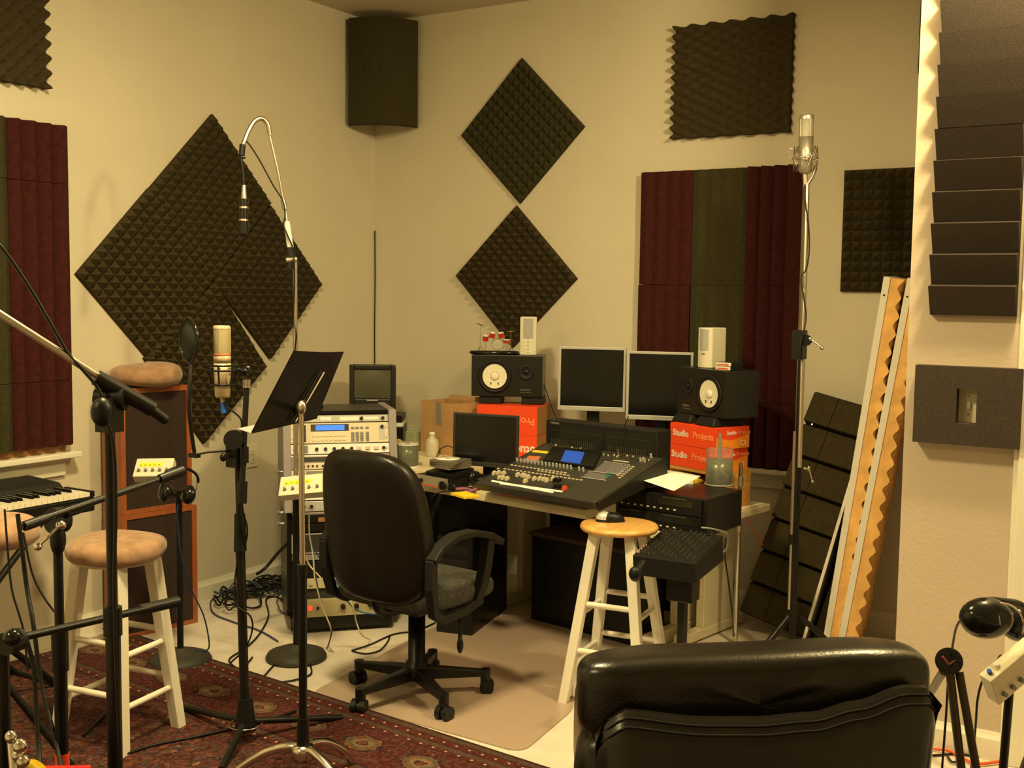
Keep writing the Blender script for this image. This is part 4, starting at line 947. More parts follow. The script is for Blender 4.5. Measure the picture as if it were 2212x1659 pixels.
quad('label_sheet',[Z1(670,262),Z1(820,278),Z1(838,255),Z1(702,238)],.001,mat('lilac_card',(.30,.24,.30),.6))
quad('keypad_panel',[Z1(1385,365),Z1(1660,395),Z1(1750,305),Z1(1500,268)],.0008,mat('mauve_grey_panel',(.13,.12,.13),.5))
quad('keypad_panel',[Z1(1275,418),Z1(1500,448),Z1(1560,400),Z1(1345,365)],.0008,mat('mauve_grey_panel',(.13,.12,.13),.5))
for a_,b_ in ((Z1(1500,266),Z1(1755,300)),(Z1(1340,362),Z1(1640,395)),(Z1(1265,420),Z1(1520,456))):
    p=cp(*a_);q=cp(*b_); MB().cyl(p+Vector((0,0,.002)),q+Vector((0,0,.002)),.0016,GRYL,n=6).obj('divider_bar',mc_)
IVK=mat('ivory_cap',(.62,.56,.40),.4)
FC=MB().hexa([(-.0055,-.011,0),(.0055,-.011,0),(.0055,.011,0),(-.0055,.011,0)],[(-.0045,-.008,.013),(.0045,-.008,.013),(.0045,.008,.013),(-.0045,.008,.013)],IVK).mesh('fader_cap')
fp=[(405,388),(450,384),(500,388),(460,432),(495,437),(535,443),(640,405),(690,409),(715,419),(745,428),(715,469),(805,444),(860,444),(900,450),(930,460),(990,446)]
P=[cp(*Z1(*q)) for q in fp]; rep(FC,'fader_cap',mc_,P)
SL=MB().box(-.0012,.0012,-.05,.05,0,.0006,BLK).mesh('fader_slot')
rep(SL,'fader_slot',mc_,[cp(*Z1(430+i*43,425+i*6.5)) for i in range(17)])
FR_=MB().hexa([(-.0055,-.011,0),(.0055,-.011,0),(.0055,.011,0),(-.0055,.011,0)],[(-.0045,-.008,.013),(.0045,-.008,.013),(.0045,.008,.013),(-.0045,.008,.013)],RED).mesh('fader_cap')
rep(FR_,'red_fader_cap',mc_,[cp(*Z1(1108,540))]); 
FB=MB().hexa([(-.0055,-.011,0),(.0055,-.011,0),(.0055,.011,0),(-.0055,.011,0)],[(-.0045,-.008,.013),(.0045,-.008,.013),(.0045,.008,.013),(-.0045,.008,.013)],BLK).mesh('fader_cap'); rep(FB,'black_fader_cap',mc_,[cp(*Z1(*q)) for q in ((1010,460),(1055,462),(1015,520),(1050,524))])
KE=MB().cyl((0,0,0),(0,0,.016),.0055,GRYL,n=12,r2=.0048).mesh('encoder_knob')
rep(KE,'encoder_knob',mc_,[cp(*Z1(635+i*35.7,262+i*5)) for i in range(16)]+[cp(*Z1(*q)) for q in ((1252,352),(1292,358),(1862,262),(1902,268),(1966,222))])
BB=MB().box(-.006,.006,-.0028,.0028,0,.003,IVK).mesh('channel_button')
pos=[cp(*Z1(580+i*38,300+i*5.6)) for i in range(15)]+[cp(*Z1(510+i*40,338+i*5.9)) for i in range(20)]+[cp(*Z1(845+i*37,357+i*5.8)) for i in range(9)]+[cp(*Z1(1785-i*22,318+i*18)) for i in range(7)]+[cp(*Z1(1745-i*22,312+i*18)) for i in range(6)]+[cp(*Z1(1600+i*26,255+i*3)) for i in range(6)]
rep(BB,'channel_button',mc_,pos)
BK=MB().box(-.0045,.0045,-.0035,.0035,0,.003,mat('mauve_key',(.24,.22,.27),.4)).mesh('key_button')
rep(BK,'key_button',mc_,[cp(*Z1(1600+i*34-j*18,292+i*4.5+j*20)) for i in range(5) for j in range(5)])
BG=MB().box(-.005,.005,-.004,.004,0,.0035,mat('teal_key',(.02,.25,.16),.4)).mesh('green_button'); rep(BG,'green_button',mc_,[cp(*Z1(*q)) for q in ((1520,405),(1550,410),(1525,422),(1560,385))])
m=MB()
rn=random.Random(3)
for i in range(70):
    q=cp(*Z1(960+i*14.5,95+i*2.2+rn.choice((0,12,24)))); m.box(q.x-.003,q.x+.003,q.y-.003,q.y+.003,0,.006,MTR if rn.random()<.7 else IVK)
o=m.obj('trim_controls',mc_); o['kind']='stuff'
m=MB().tube([cp(*Z1(1648,190)),cp(*Z1(1648,190))+Vector((0,0,.03)),cp(*Z1(1652,185))+Vector((.01,.03,.09)),cp(*Z1(1660,182))+Vector((.03,.05,.15))],.0022,BLK).cyl(cp(*Z1(1645,200)),cp(*Z1(1645,200))+Vector((0,0,.028)),.0045,CHR,n=10); m.obj('talkback_microphone',mc_,label='thin gooseneck talkback microphone')
for x in (.05,cw-.08):
    MB().box(x-.012,x+.012,.05,.07,-.053,-.033,BLK).obj('support_foot',mc_)
    b0=FRM@Vector((x,cdp-.06,-.07)); m=MB().box(b0.x-.012,b0.x+.012,b0.y-.01,b0.y+.01,.681,b0.z,BLK); o=m.obj('support_leg',mc_)
    for v in o.data.vertices: v.co=INV@v.co
# ================================================================ monitors
def monitor(label,TLm,TRm,BLm,dep0,dep1,bez,frame_m,chin,stand=True,name='computer_monitor',thick=.025,basez=.6805,btm=None):
    A=at(*TLm,dep0);B=at(*TRm,dep1);Cc=at(*BLm,dep0)
    x=(B-A); w=x.length; x=Vector((x.x,x.y,0)).normalized(); up=(A-Cc); h=up.length
    y=Vector((-x.y,x.x,0)); t=thing(name,label,'monitor',(Cc.x,Cc.y,basez),math.atan2(x.y,x.x))
    z0=Cc.z-basez
    til=.03
    M=T(0,0,z0)@RX(-til)
    m=MB(); m.box(0,bez,0,.012,0,h,frame_m,M).box(w-bez,w,0,.012,0,h,frame_m,M).box(bez,w-bez,0,.012,h-bez,h,frame_m,M).box(bez,w-bez,0,.012,0,chin,frame_m,M); m.obj('bezel',t,bevel=.002)
    m=MB().hexa([(0.004,.012,.004),(w-.004,.012,.004),(w-.06,.05,.04),(.06,.05,.04)],[(0.004,.012,h-.004),(w-.004,.012,h-.004),(w-.06,.05,h-.06),(.06,.05,h-.06)],frame_m,M); m.obj('rear_casing',t)
    m=MB().box(bez,w-bez,.004,.010,chin,h-bez,mat('dark_screen_glass',(.006,.006,.006),.16,spec=.5),M); m.obj('screen',t)
    m=MB().box(w/2-.03,w/2+.03,.05,.075,.004,z0+h*.4,BLK).box(w/2-.10,w/2+.10,.0,.17,.0005,.012,BLK); m.obj('stand',t,bevel=.003)
    return t,w,h,M
t,w_,h_,M_=monitor('left of two silver-framed dark monitors behind the console',(1210,748),(1356,758),(1204,885),5.52,5.44,.013,GRYL,.022)
MB().ell((w_*.62,-.002,.012),.003,.002,.003,SILP,M_).obj('power_button',t)
t,w_,h_,M_=monitor('right of two silver-framed dark monitors, its right edge behind the black speaker',(1357,758),(1500,769),(1351,905),5.42,5.34,.013,GRYL,.022)
t,w_,h_,M_=monitor('black desktop monitor on the desk in front of the upside-down red boxes',(983,890),(1124,899),(977,1003),5.02,4.90,.012,mat('black_monitor_frame',(.03,.028,.022),.4),.020,thick=.03)
# ================================================================ red microphone cartons
def carton(label,N,Lp,Rp,z0,z1,flip,frontface='left',swoosh=False,group='red microphone cartons'):
    # N near corner, Lp far end of the left face, Rp far end of the right face (xy)
    N=Vector((N.x,N.y));x=(N-Vector((Lp.x,Lp.y))); wl=x.length; x=x.normalized(); y=Vector((-x.y,x.x)); 
    dr=(Vector((Rp.x,Rp.y))-N).dot(y)
    O=N-x*wl
    t=thing('carton',label,'carton',(O.x,O.y,z0),math.atan2(x.y,x.x),group); h=z1-z0-.001
    MB().box(0,wl,0,dr,0,h,RED).obj('box_body',t,bevel=.0015)
    return t,wl,dr,h
def lettering(t,txt,size,mt,M,name='lettering',lab=None,**k):
    m=MB(); m.text(txt,size,mt,M,**k); o=m.obj(name,t)
    if lab: o['label']=lab
    return o
WHI=mat('white_print',(.85,.80,.70),.5); FAD=mat('pale_orange_print',(.95,.30,.12),.5); ORP=ORG
TAN=mat('tan_shaded_side',(.40,.20,.06),.7)  # brownish look of the carton ends in shadow, put into the colour
def deck_left(z0,z1,txt,lab,mtx,off,flip):
    Np=at(1160,900,5.45); Lp=at(1030,900,5.55); N2=Vector((Np.x,Np.y)); L2=Vector((Lp.x,Lp.y)); d=(N2-L2).normalized(); pr=Vector((-d.y,d.x)); Rp=N2+pr*.22
    return carton(lab,Np,Lp,Vector((Rp.x,Rp.y,0)),z0,z1,True)
zt=at(1095,876,5.5).z; zb=DZ_; zm=(zt+zb)/2
t,wl,dr,h=deck_left(zb,zm,'','lower upside-down red carton under the left black speaker',WHI,0,True)
lettering(t,'Studio',.062,WHI,T(wl-.008,-.0012,h*.66)@RX(PI/2)@RZ(PI),bold=.0012,sx=.95); MB().box(wl+.0002,wl+.001,.002,dr-.002,.003,h-.003,TAN).obj('shaded_side',t)
t,wl,dr,h=deck_left(zm,zt,'','upper upside-down red carton under the left black speaker',WHI,0,True)
lettering(t,'Projects',.050,FAD,T(wl-.010,-.0012,h*.62)@RX(PI/2)@RZ(PI),bold=.0008); MB().box(wl+.0002,wl+.001,.002,dr-.002,.003,h-.003,TAN).obj('shaded_side',t)
LZ=zt
def rightcarton(z0,z1,Np,Lp,Rp,lab):
    t,wl,dr,h=carton(lab,Np,Lp,Rp,z0,z1,False)
    m=MB()
    lettering(t,'Studio',h*.42,WHI,T(wl*.07,-.0012,h*.42)@RX(PI/2),bold=.0008,sx=.95)
    lettering(t,'Projects',h*.42,FAD,T(wl*.07+h*1.30,-.0012,h*.42)@RX(PI/2),bold=.0008,sx=.95)
    # right face: orange swoosh below a red curve
    F=T(wl+.0008,0,0)@RZ(PI/2)
    pts=[(0,0),(dr,0),(dr,h*.72)]+[(dr*(1-i/10),h*(.72-.36*math.sin(PI*.5*min(1,i/7))+.20*max(0,(i-5)/5))) for i in range(1,11)]
    m=MB().prism([(x,z) for x,z in pts],-.0004,.0004,ORP,F@RX(PI/2)); m.obj('swoosh',t,label='orange swoosh on the end panel')
    lettering(t,'Studio',h*.25,WHI,F@T(dr*.30,-.0012,h*.66)@RX(PI/2),bold=.0004); lettering(t,'Projects',h*.25,FAD,F@T(dr*.30+h*.76,-.0012,h*.66)@RX(PI/2),bold=.0004)
    lettering(t,'C1',h*.36,WHI,F@T(dr*.72,-.0012,h*.12)@RX(PI/2),bold=.0002)
    return t
NR=at(1547,960,4.85); LR=at(1447,950,5.08); RR=at(1628,950,4.95)
zb2=at(1547,1022,4.85).z; zt2=at(1547,925,4.85).z; zmid=(zb2+zt2)/2
rightcarton(zb2,zmid,at(1545,990,4.86),at(1444,980,5.09),at(1625,980,4.96),'lower red and orange carton at right behind the clear disc spindle')
rightcarton(zmid+.0005,zt2,NR,LR,RR,'upper red and orange carton at right under the right black speaker')
# wooden crate the right cartons stand on
dirx=(Vector((NR.x,NR.y))-Vector((LR.x,LR.y))).normalized(); 
cr=thing('wooden_crate','orange wooden crate under the red and orange cartons on the side table','crate',(LR.x,LR.y,.593),math.atan2(dirx.y,dirx.x))
cwl=(Vector((NR.x,NR.y))-Vector((LR.x,LR.y))).length; hh=zb2-.593-.001
MB().box(-.01,cwl+.005,.0,.22,hh-.014,hh,WORANGE).box(-.01,cwl+.005,0,.22,0,.012,WORANGE).obj('crate_board',cr)
MB().box(cwl-.008,cwl+.005,0,.22,.012,hh-.014,WORANGE).obj('side_board',cr); MB().box(-.01,.003,0,.22,.012,hh-.014,WORANGE).obj('side_board',cr); MB().box(.003,cwl-.008,.20,.21,.012,hh-.014,WRED).obj('back_board',cr)
# ================================================================ studio speakers
CONE=mat('white_paper_cone',(.82,.77,.62),.6)
def speaker(label,NL,NR_,z0,mirror,dpt=.19,h=.205):
    x=Vector((NR_.x-NL.x,NR_.y-NL.y)); w=x.length; a=math.atan2(x.y,x.x)
    t=thing('studio_speaker',label,'speaker',(NL.x,NL.y,z0),a)
    MB().box(0,w,0,dpt,0,h,mat('black_ash_veneer',(.012,.011,.009),.35)).obj('cabinet',t,bevel=.0025)
    xc=w*.33 if not mirror else w*.67; xt=w*.77 if not mirror else w*.21
    m=MB().lathe([(.0,.0),(.0,.0)],BLK); m=MB()
    W=T(xc,0,h*.49)@RX(PI/2)
    m.lathe([(.082,.0005),(.084,.004),(.074,.0055),(.068,.001)],BLKT,W,n=48); m.obj('woofer_ring',t)
    m=MB().lathe([(.068,.001),(.066,.004),(.061,.004),(.060,.0015)],BLKF,W,n=48); m.obj('woofer_surround',t)
    m=MB().lathe([(.0605,.0028),(.022,.0006)],CONE,W,n=48); m.obj('woofer_cone',t,label='cream white cone')
    m=MB(); m.ell((0,0,.0006),.021,.021,.009,CONE,W); m.obj('dust_cap',t)
    m=MB()
    for sx in (-1,1): m.box(sx*.014-.002+sx*.004,sx*.014+.002+sx*.004,-.041,-.029,.001,.0045,BLK,W@RZ(sx*.35) if False else W)
    m.obj('lead_mark',t)
    W2=T(xt,0,h*.60)@RX(PI/2)
    m=MB().lathe([(.040,.0005),(.040,.003),(.030,.004),(.024,.001),(.012,.001)],BLKT,W2,n=36); m.ell((0,0,.001),.014,.014,.007,BLKG,W2); m.obj('tweeter',t)
    m=MB(); m.text('YAMAHA',.012,GRY2,T(xt-.030 if not mirror else xt-.035,-.0008,h*.155)@RX(PI/2)); m.box(xt-.03,xt+.03,-.0008,0,h*.105,h*.112,GRY2); m.obj('lettering',t)
    return t,w,a
A1_=at(1018,853,5.58);B1_=at(1171,858,5.54); zs=at(1095,857,5.56).z
t,w1,a1=speaker('left black studio speaker with a white cone on foam blocks over upside-down cartons',A1_,B1_,zs,False)
S1=(A1_,a1,zs,w1)
for fx in (.12,.72):
    m=MB().box(fx*w1-.005,fx*w1+.105,.01,.16,LZ-zs+.0005,-.0008,BLKT); o=m.obj('foam_block',bevel=.004); o.location=(A1_.x,A1_.y,zs); o.rotation_euler=(0,0,a1); tag(o,('left' if fx<.5 else 'right')+' dark foam block between the left studio speaker and its cartons','foam block','foam blocks under the left speaker')
A2_=at(1463,880,5.13);B2_=at(1566,908,4.85); zs2=at(1566,906,4.85).z
t,w2,a2=speaker('right black studio speaker with a white cone, angled over the red and orange cartons',A2_,B2_,zs2,True,h=.208)
S2=(A2_,a2,zs2,w2)
for fx in (.03,.52):
    m=MB().hexa([(fx*w2-.01,-.035,zt2-zs2+.0005),(fx*w2+.12,-.035,zt2-zs2+.0005),(fx*w2+.12,.14,zt2-zs2+.0005),(fx*w2-.01,.14,zt2-zs2+.0005)],[(fx*w2+.0,-.015,-.0008),(fx*w2+.11,-.015,-.0008),(fx*w2+.11,.14,-.0008),(fx*w2,.14,-.0008)],BLKT); o=m.obj('foam_block',bevel=.006); o.location=(A2_.x,A2_.y,zs2); o.rotation_euler=(0,0,a2); tag(o,('left' if fx<.3 else 'right')+' dark foam block between the right studio speaker and its cartons','foam block','foam blocks under the right speaker')
# white computer speakers standing on them
def pcspeaker(label,P,a,z,wd,dp,hh,logo):
    t=thing('computer_speaker',label,'speaker',(P.x,P.y,z),a)
    WS=mat('warm_white_plastic',(.74,.70,.56),.4)
    pts=[]
    for i in range(9): 
        u=i/8; pts.append((-wd/2+wd*u,-.012*math.sin(PI*u)))
    poly=pts+[(wd/2*.9,dp),(-wd/2*.9,dp)]
    MB().prism(poly,0,hh*.97,WS).obj('casing',t,bevel=.004)
    gp=[(x*.86,y-.0015) for x,y in pts]+[(x*.86,y+.006) for x,y in reversed(pts)]
    MB().prism(gp,hh*.42,hh*.93,mat('grey_speaker_cloth',(.42,.41,.40),.8,bump=.4,bscale=900)).obj('grille',t,label='grey cloth grille')
    m=MB()
    if logo: 
        for i in range(5): m.cyl((.0,-.0135,hh*.06+i*.018),(.0,-.0125,hh*.06+i*.018),.0028,BLK,n=10)
    else: m.box(-.008,.008,-.0135,-.012,hh*.32,hh*.335,GRY2).box(-.008,.008,-.0135,-.012,hh*.345,hh*.36,GRY2)
    m.obj('control_mark',t)
P=Vector((A1_.x,A1_.y,0))+Matrix.Rotation(a1,3,'Z')@Vector((w1*.78,.05,0)); pcspeaker('white computer speaker standing on the left black studio speaker',P,a1+R(2),zs+.206,.083,.085,.195,True)
P=Vector((A2_.x,A2_.y,0))+Matrix.Rotation(a2,3,'Z')@Vector((w2*.36,.055,0)); pcspeaker('white computer speaker standing on the right black studio speaker',P,a2+R(12),zs2+.209,.080,.105,.185,False)
t0=Matrix.Rotation(a2,3,'Z')
for k,(lab,mt,dx) in enumerate((('lower flat red and white box on the right studio speaker',RED,0),('upper flat white and red box on the right studio speaker',WHT,.004))):
    P=Vector((A2_.x,A2_.y,0))+t0@Vector((w2*.68+dx,.03,0)); t=thing('small_box',lab,'box',(P.x,P.y,zs2+.209+k*.0175),a2+R(8))
    MB().box(0,.085,0,.075,0,.0165,BLK).obj('box_body',t); MB().box(.001,.084,-.001,-.0001,.001,.0155,WHI).box(.01,.07,-.0018,-.001,.004,.009,RED).obj('end_label',t)
# toy drum kit on a black tray
ax1=Matrix.Rotation(a1,3,'Z')
P=Vector((A1_.x,A1_.y,0))+ax1@Vector((w1*.30,.055,0))
tr=thing('tray','glossy black oval tray under the toy drum kit','tray',(P.x,P.y,zs+.2055),a1)
MB().lathe([(0,0),(.118,0),(.126,.006),(.126,.012),(.118,.018),(0,.018)],BLKG,Matrix.Diagonal((1,.45,1,1)),n=40).obj('tray_body',tr)
dr_=thing('toy_drum_kit','miniature red drum kit with silver cymbals on a black tray','toy',(P.x,P.y,zs+.2055+.0185),a1)
DRED=mat('red_drum_lacquer',(.60,.02,.015),.2,coat=.5)
def drum(c,axis,r,l,name,head=CONE):
    c=Vector(c);ax=Vector(axis).normalized(); m=MB().cyl(c-ax*l/2,c+ax*l/2,r,DRED,n=24)
    for s_ in (-1,1): m.cyl(c+ax*(s_*l/2-.0015),c+ax*(s_*l/2+.0015),r*1.06,CHR,n=24); m.cyl(c+ax*(s_*l/2+.001),c+ax*(s_*l/2+.002),r*.95,head,n=24)
    o=m.obj(name,dr_); 
drum((.015,0,.032),(.15,-1,0),.028,.035,'bass_drum',mat('silver_drum_head',(.6,.56,.45),.3,.4))
drum((-.012,.0,.078),(.2,-.3,1),.015,.022,'tom_drum'); drum((.034,.0,.078),(-.2,-.3,1),.015,.022,'tom_drum'); drum((-.046,.01,.062),(.1,-.3,1),.015,.022,'floor_tom'); drum((.062,.0,.048),(.0,-.15,1),.018,.012,'snare_drum')
for x,z,til in ((-.072,.128,.35),(.082,.098,.0)):
    m=MB().cyl((x,0,.012),(x,0,z),.0014,CHR,n=6)
    for k in range(3): a=k*2*PI/3+.4; m.cyl((x,0,.022),(x+math.cos(a)*.014,math.sin(a)*.014,0.001),.0014,CHR,n=6)
    m.obj('cymbal_stand',dr_); MB().lathe([(0,.003),(.004,.003),(.023,0),(.023,-.0008),(0,.0)],mat('bronze_cymbal',(.30,.22,.08),.3,.9) if z>.1 else mat('gold_cymbal',(.75,.5,.12),.25,.9),T(x,0,z)@RY(til),n=24).obj('cymbal',dr_)
m=MB()
for x in (-.012,.034): m.cyl((.012,0,.05),(x,0,.07),.0018,CHR,n=6)
m.cyl((-.046,.01,.0),(-.046,.01,.05),.0015,CHR,n=6).cyl((.062,0,0),(.062,0,.042),.0015,CHR,n=6); m.obj('hardware',dr_)
# ================================================================ things on the desk
def simple(mb,name,label,cat,group=None,bevel=0.,**k):
    o=mb.obj(name,bevel=bevel,**k); return tag(o,label,cat,group)
CLR=mat('clear_plastic',(.85,.83,.80),.08,trans=.85,alpha=.55,ior=1.2)
GSPN=mat('green_grey_disc_stack',(.10,.13,.06),.25,.2,var=.25,vscale=60)
def spindle(label,c,r,h,fill,lid,post,dm):
    t=thing('disc_spindle',label,'disc spindle',c)
    MB().lathe([(0,0),(r*1.08,0),(r*1.08,.006),(0,.006)],lid,n=40).obj('base',t); MB().lathe([(0,.0065),(r*.93,.0065),(r*.93,fill),(0,fill)],dm,n=40).obj('discs',t)
    MB().lathe([(r,.006),(r,h),(r*.96,h+.003),(0,h+.003)],CLR,n=40).obj('cover',t)
    if post: MB().cyl((0,0,fill),(0,0,h+post),.007,GRY2,n=14).obj('post',t)
    return t
c=onz(880,1008,DS_); t=spindle('green clear-covered disc spindle with a white top disc left of the desk monitor',(c.x,c.y,DS_),.052,.112,.10,WHT,0,GSPN); MB().lathe([(.012,.1025),(.05,.1025),(.05,.104),(.012,.104)],WHT,n=32).obj('top_disc',t,label='white top disc')
c=onz(933,985,DS_); t=thing('plastic_bottle','translucent white plastic bottle beside the cardboard box','bottle',(c.x,c.y,DS_))
MB().lathe([(0,0),(.031,0),(.033,.004),(.033,.062),(.028,.082),(.013,.094),(.013,.104),(0,.104)],mat('cloudy_plastic',(.72,.68,.55),.35,trans=.25),n=28).obj('body',t); MB().lathe([(0,.104),(.014,.104),(.014,.118),(0,.118)],WHT,n=20).obj('cap',t)
# cardboard box
Nn=at(984,873,5.50); Ll=at(909,865,5.66); Rr=at(1030,866,5.66); x=Vector((Nn.x-Ll.x,Nn.y-Ll.y)); wB=x.length; aB=math.atan2(x.y,x.x); xn=x.normalized(); yB=Vector((-xn.y,xn.x)); dB=abs((Vector((Rr.x,Rr.y))-Vector((Nn.x,Nn.y))).dot(yB))
bx=thing('cardboard_box','open brown cardboard box with grey tape behind the desk monitor','box',(Ll.x,Ll.y,DS_),aB); hB=Nn.z-DS_
for nm,(a,b,c_,d) in dict(front=(0,wB,0,.003),back=(0,wB,dB-.003,dB),left=(0,.003,.003,dB-.003),right=(wB-.003,wB,.003,dB-.003)).items(): MB().box(a,b,c_,d,0,hB,CARD).obj('wall_panel',bx)
MB().box(.003,wB-.003,.003,dB-.003,0,.004,CARD).obj('base_panel',bx)
MB().hexa([(0,dB-.003,hB-.001),(wB,dB-.003,hB-.001),(wB,dB,hB),(0,dB,hB)],[(0,dB+.03,hB+.018),(wB,dB+.03,hB+.018),(wB,dB+.033,hB+.018),(0,dB+.033,hB+.018)],CARD).obj('flap',bx)
MB().hexa([(wB*.46,-.0012,hB*.58),(wB*.62,-.0012,hB*.55),(wB*.62,-.0002,hB*.55),(wB*.46,-.0002,hB*.58)],[(wB*.44,-.0012,hB),(wB*.58,-.0012,hB),(wB*.58,-.0002,hB),(wB*.44,-.0002,hB)],mat('grey_tape',(.22,.20,.16),.3)).obj('tape_strip',bx,label='grey tape strip')
c=at(893,945,5.7); simple(MB().box(-.03,.03,-.03,.03,0,.10,mat('pale_green_plastic',(.30,.34,.22),.5),T(c.x,c.y,DS_)),'green_box','pale green plastic box by the wall left of the cardboard box','box',bevel=.004)
c=onz(866,1003,DS_); simple(MB().ell((0,0,.055),.03,.03,.055,mat('yellow_cloth',(.80,.50,.03),.9),T(c.x-.06,c.y+.06,DS_)),'yellow_cloth','crumpled yellow cloth between the rack and the disc spindle','cloth')
# boxes and disc pile
def dframe(px,py,z=DZ_): c=onz(px,py,z); return T(c.x,c.y,z)@RZ(R(-10))
pre=thing('preamp_box','silver front preamp box with one black knob on the desk edge','audio box',dframe(930,1052).to_translation(),R(-10))
MB().box(-.10,.10,.004,.16,0,.046,BLK).obj('case',pre,bevel=.002); MB().box(-.10,.10,0,.004,0,.046,mat('dull_silver_panel',(.42,.38,.28),.35,.4)).box(-.10,.10,-.001,0,.004,.008,RED).obj('face_plate',pre); MB().cyl((-.055,0,.024),(-.055,-.014,.024),.009,BLK,n=16).obj('knob',pre)
q=dframe(955,1040); c=q.to_translation(); o=MB().hexa([(-.08,-.0,0),(.09,0,0),(.09,.13,0),(-.08,.13,0)],[(-.08,0,.012),(.09,0,.012),(.09,.13,.03),(-.08,.13,.03)],BLK).obj('black_book',bevel=.002); o.matrix_world=T(pre.location.x+.02,pre.location.y+.03,DZ_+.0465)@RZ(R(-10)); tag(o,'flat black wedge-shaped box lying on the preamp','box')
for k in range(4):
    o=MB().box(-.07,.07,-.06,.06,0,.0085,mat('smoky_case',(.16,.14,.11),.2)).obj('disc_case'); o.matrix_world=T(pre.location.x+.035,pre.location.y+.10,DZ_+.0955-.018+k*.009)@RZ(R(-10+k*7-9)); tag(o,['bottom','second','third','top'][k]+' disc case in the pile left of the desk monitor','disc case','disc cases in the pile')
o=MB().lathe([(.010,0),(.055,0),(.055,.0015),(.010,.0015)],WHT,n=36).obj('loose_disc'); o.location=(pre.location.x+.02,pre.location.y+.10,DZ_+.0955-.018+.0365); tag(o,'white disc lying on the disc cases left of the monitor','disc')
# sunglasses
t=thing('sunglasses','dark sunglasses with shiny lenses lying at the desk edge','sunglasses',onz(965,1060,DZ_),R(-15))
for sx in (-1,1): MB().ell((sx*.030,0,.018),.026,.006,.018,BLKG,e=.8).obj('lens',t)
MB().cyl((-.006,0,.024),(.006,0,.024),.002,BLK,n=6).tube([(-.055,0,.022),(-.058,.05,.02),(-.054,.10,.006)],.002,BLK).tube([(.055,0,.022),(.058,.05,.02),(.054,.10,.006)],.002,BLK).obj('frame',t)
h=headphones('headphones','black headphones lying in front of the desk monitor',tuple(onz(1008,1052,DZ_)+Vector((0,.0,.042))),.85,(R(-90),R(0),R(-10)))
o=MB().box(-.055,.055,-.038,.038,0,.010,YEL).obj('sticky_note_pad',bevel=.001); o.matrix_world=dframe(1005,1072)@RZ(R(-14)); tag(o,'bright yellow sticky note pad at the front desk edge','note pad')
o=MB().box(-.07,.05,-.03,.03,0,.005,mat('violet_print',(.25,.14,.30),.5,col2=(.55,.12,.10),vscale=50)).obj('leaflet'); o.matrix_world=T(*(dframe(1000,1060).to_translation()+Vector((0,.025,0))))@RZ(R(-4)); tag(o,'violet and pink leaflet beside the yellow note pad','leaflet')
simple(MB().tube([onz(1012,1058,.685),onz(985,1060,.685),onz(955,1062,.685),onz(949,1068,.684)+Vector((0,-.045,0.)),onz(949,1068,.64)+Vector((0,-.06,-.01)),onz(950,1072,.57)+Vector((0,-.06,0))],.0025,BLK),'headphone_cable','black cable hanging over the pale desk edge','cable')
simple(MB().tube([at(972,1008,5.15),at(945,992,5.15),at(950,972,5.15),at(968,963,5.15),at(985,972,5.15)],.0022,BLK),'looped_cable','thin black cable loop behind the disc pile','cable')
simple(MB().ell(onz(957,992,.70),.022,.018,.018,RED),'red_ball','small red rounded object in the clutter behind the disc pile','ball')
# right side: rack case, papers, spindle
EF=onz(1352,1047,.741); EG=onz(1526,1080,.741); x=Vector((EG.x-EF.x,EG.y-EF.y)); aE=R(-6); wE=.42; EF=EG-Vector((math.cos(aE),math.sin(aE),0))*wE
rc=thing('rack_case','black rack case of tape decks right of the mixing console','rack case',(EF.x,EF.y,.593),aE); hE=.741-.593
dE=.31
MB().box(0,wE,0.01,dE,0,hE,BLKM).obj('case',rc,bevel=.004)
for k,z in enumerate((.008,.078)):
    o=MB().box(.015,wE-.02,-.001,.012,z,z+.066,BLK).obj('tape_deck',rc); MB().box(.05,wE*.42,-.003,-.0012,z+.03,z+.055,DSP).box(wE*.5,wE*.86,-.003,-.0012,z+.03,z+.055,DSP).box(wE*.1,wE*.30,-.004,-.0012,z+.057,z+.061,MTR).box(wE*.55,wE*.80,-.004,-.0012,z+.057,z+.061,MTR).obj('deck_window',o)
    rep(MB().box(0,.010,-.003,0,0,.005,IVK).mesh('button'),'button',o,[(.04+i*.03,-.0015,z+.012) for i in range(9)])
zE=.742
def onE(px,py): return onz(px,py,zE)
for k in range(5):
    c=onE(1395,1040); w_=[.15,.14,.13,.15,.12][k]
    o=MB().box(0,w_,0,.115,0,.0085,[BLK,GRY2,BLK,WHT,BLK][k]).obj('disc_case'); o.matrix_world=T(EF.x+.015,EF.y+.045,zE+k*.009)@RZ(aE+R([2,-3,4,0,3][k])); tag(o,f'{["bottom","second","middle","fourth","top"][k]} disc case of the pile under the white paper sheet','disc case','disc cases under the paper')
m=MB(); Pa=at(1375,1010,4.42);Pb=at(1520,1015,4.45);Pc=at(1478,1035,4.22);Pd=at(1385,1014,4.3)
zt_=zE+.048
A=Vector((EF.x+.0,EF.y+.10,zt_)); ex=Vector((math.cos(aE),math.sin(aE),0)); ey=Vector((-ex.y,ex.x,0))
def paper(u,v):
    p=A+ex*(.30*u)+ey*(-.12+.22*v); p.z=zt_+.004-.040*max(0,(u-.45))**1.0*(1-v)*1.4+.008*math.sin(PI*u)*v; return tuple(p)
m.grid(paper,14,8,PAPER); o=m.obj('paper_sheet',solid=.0008); tag(o,'curled white paper sheet on the disc cases right of the console','paper')
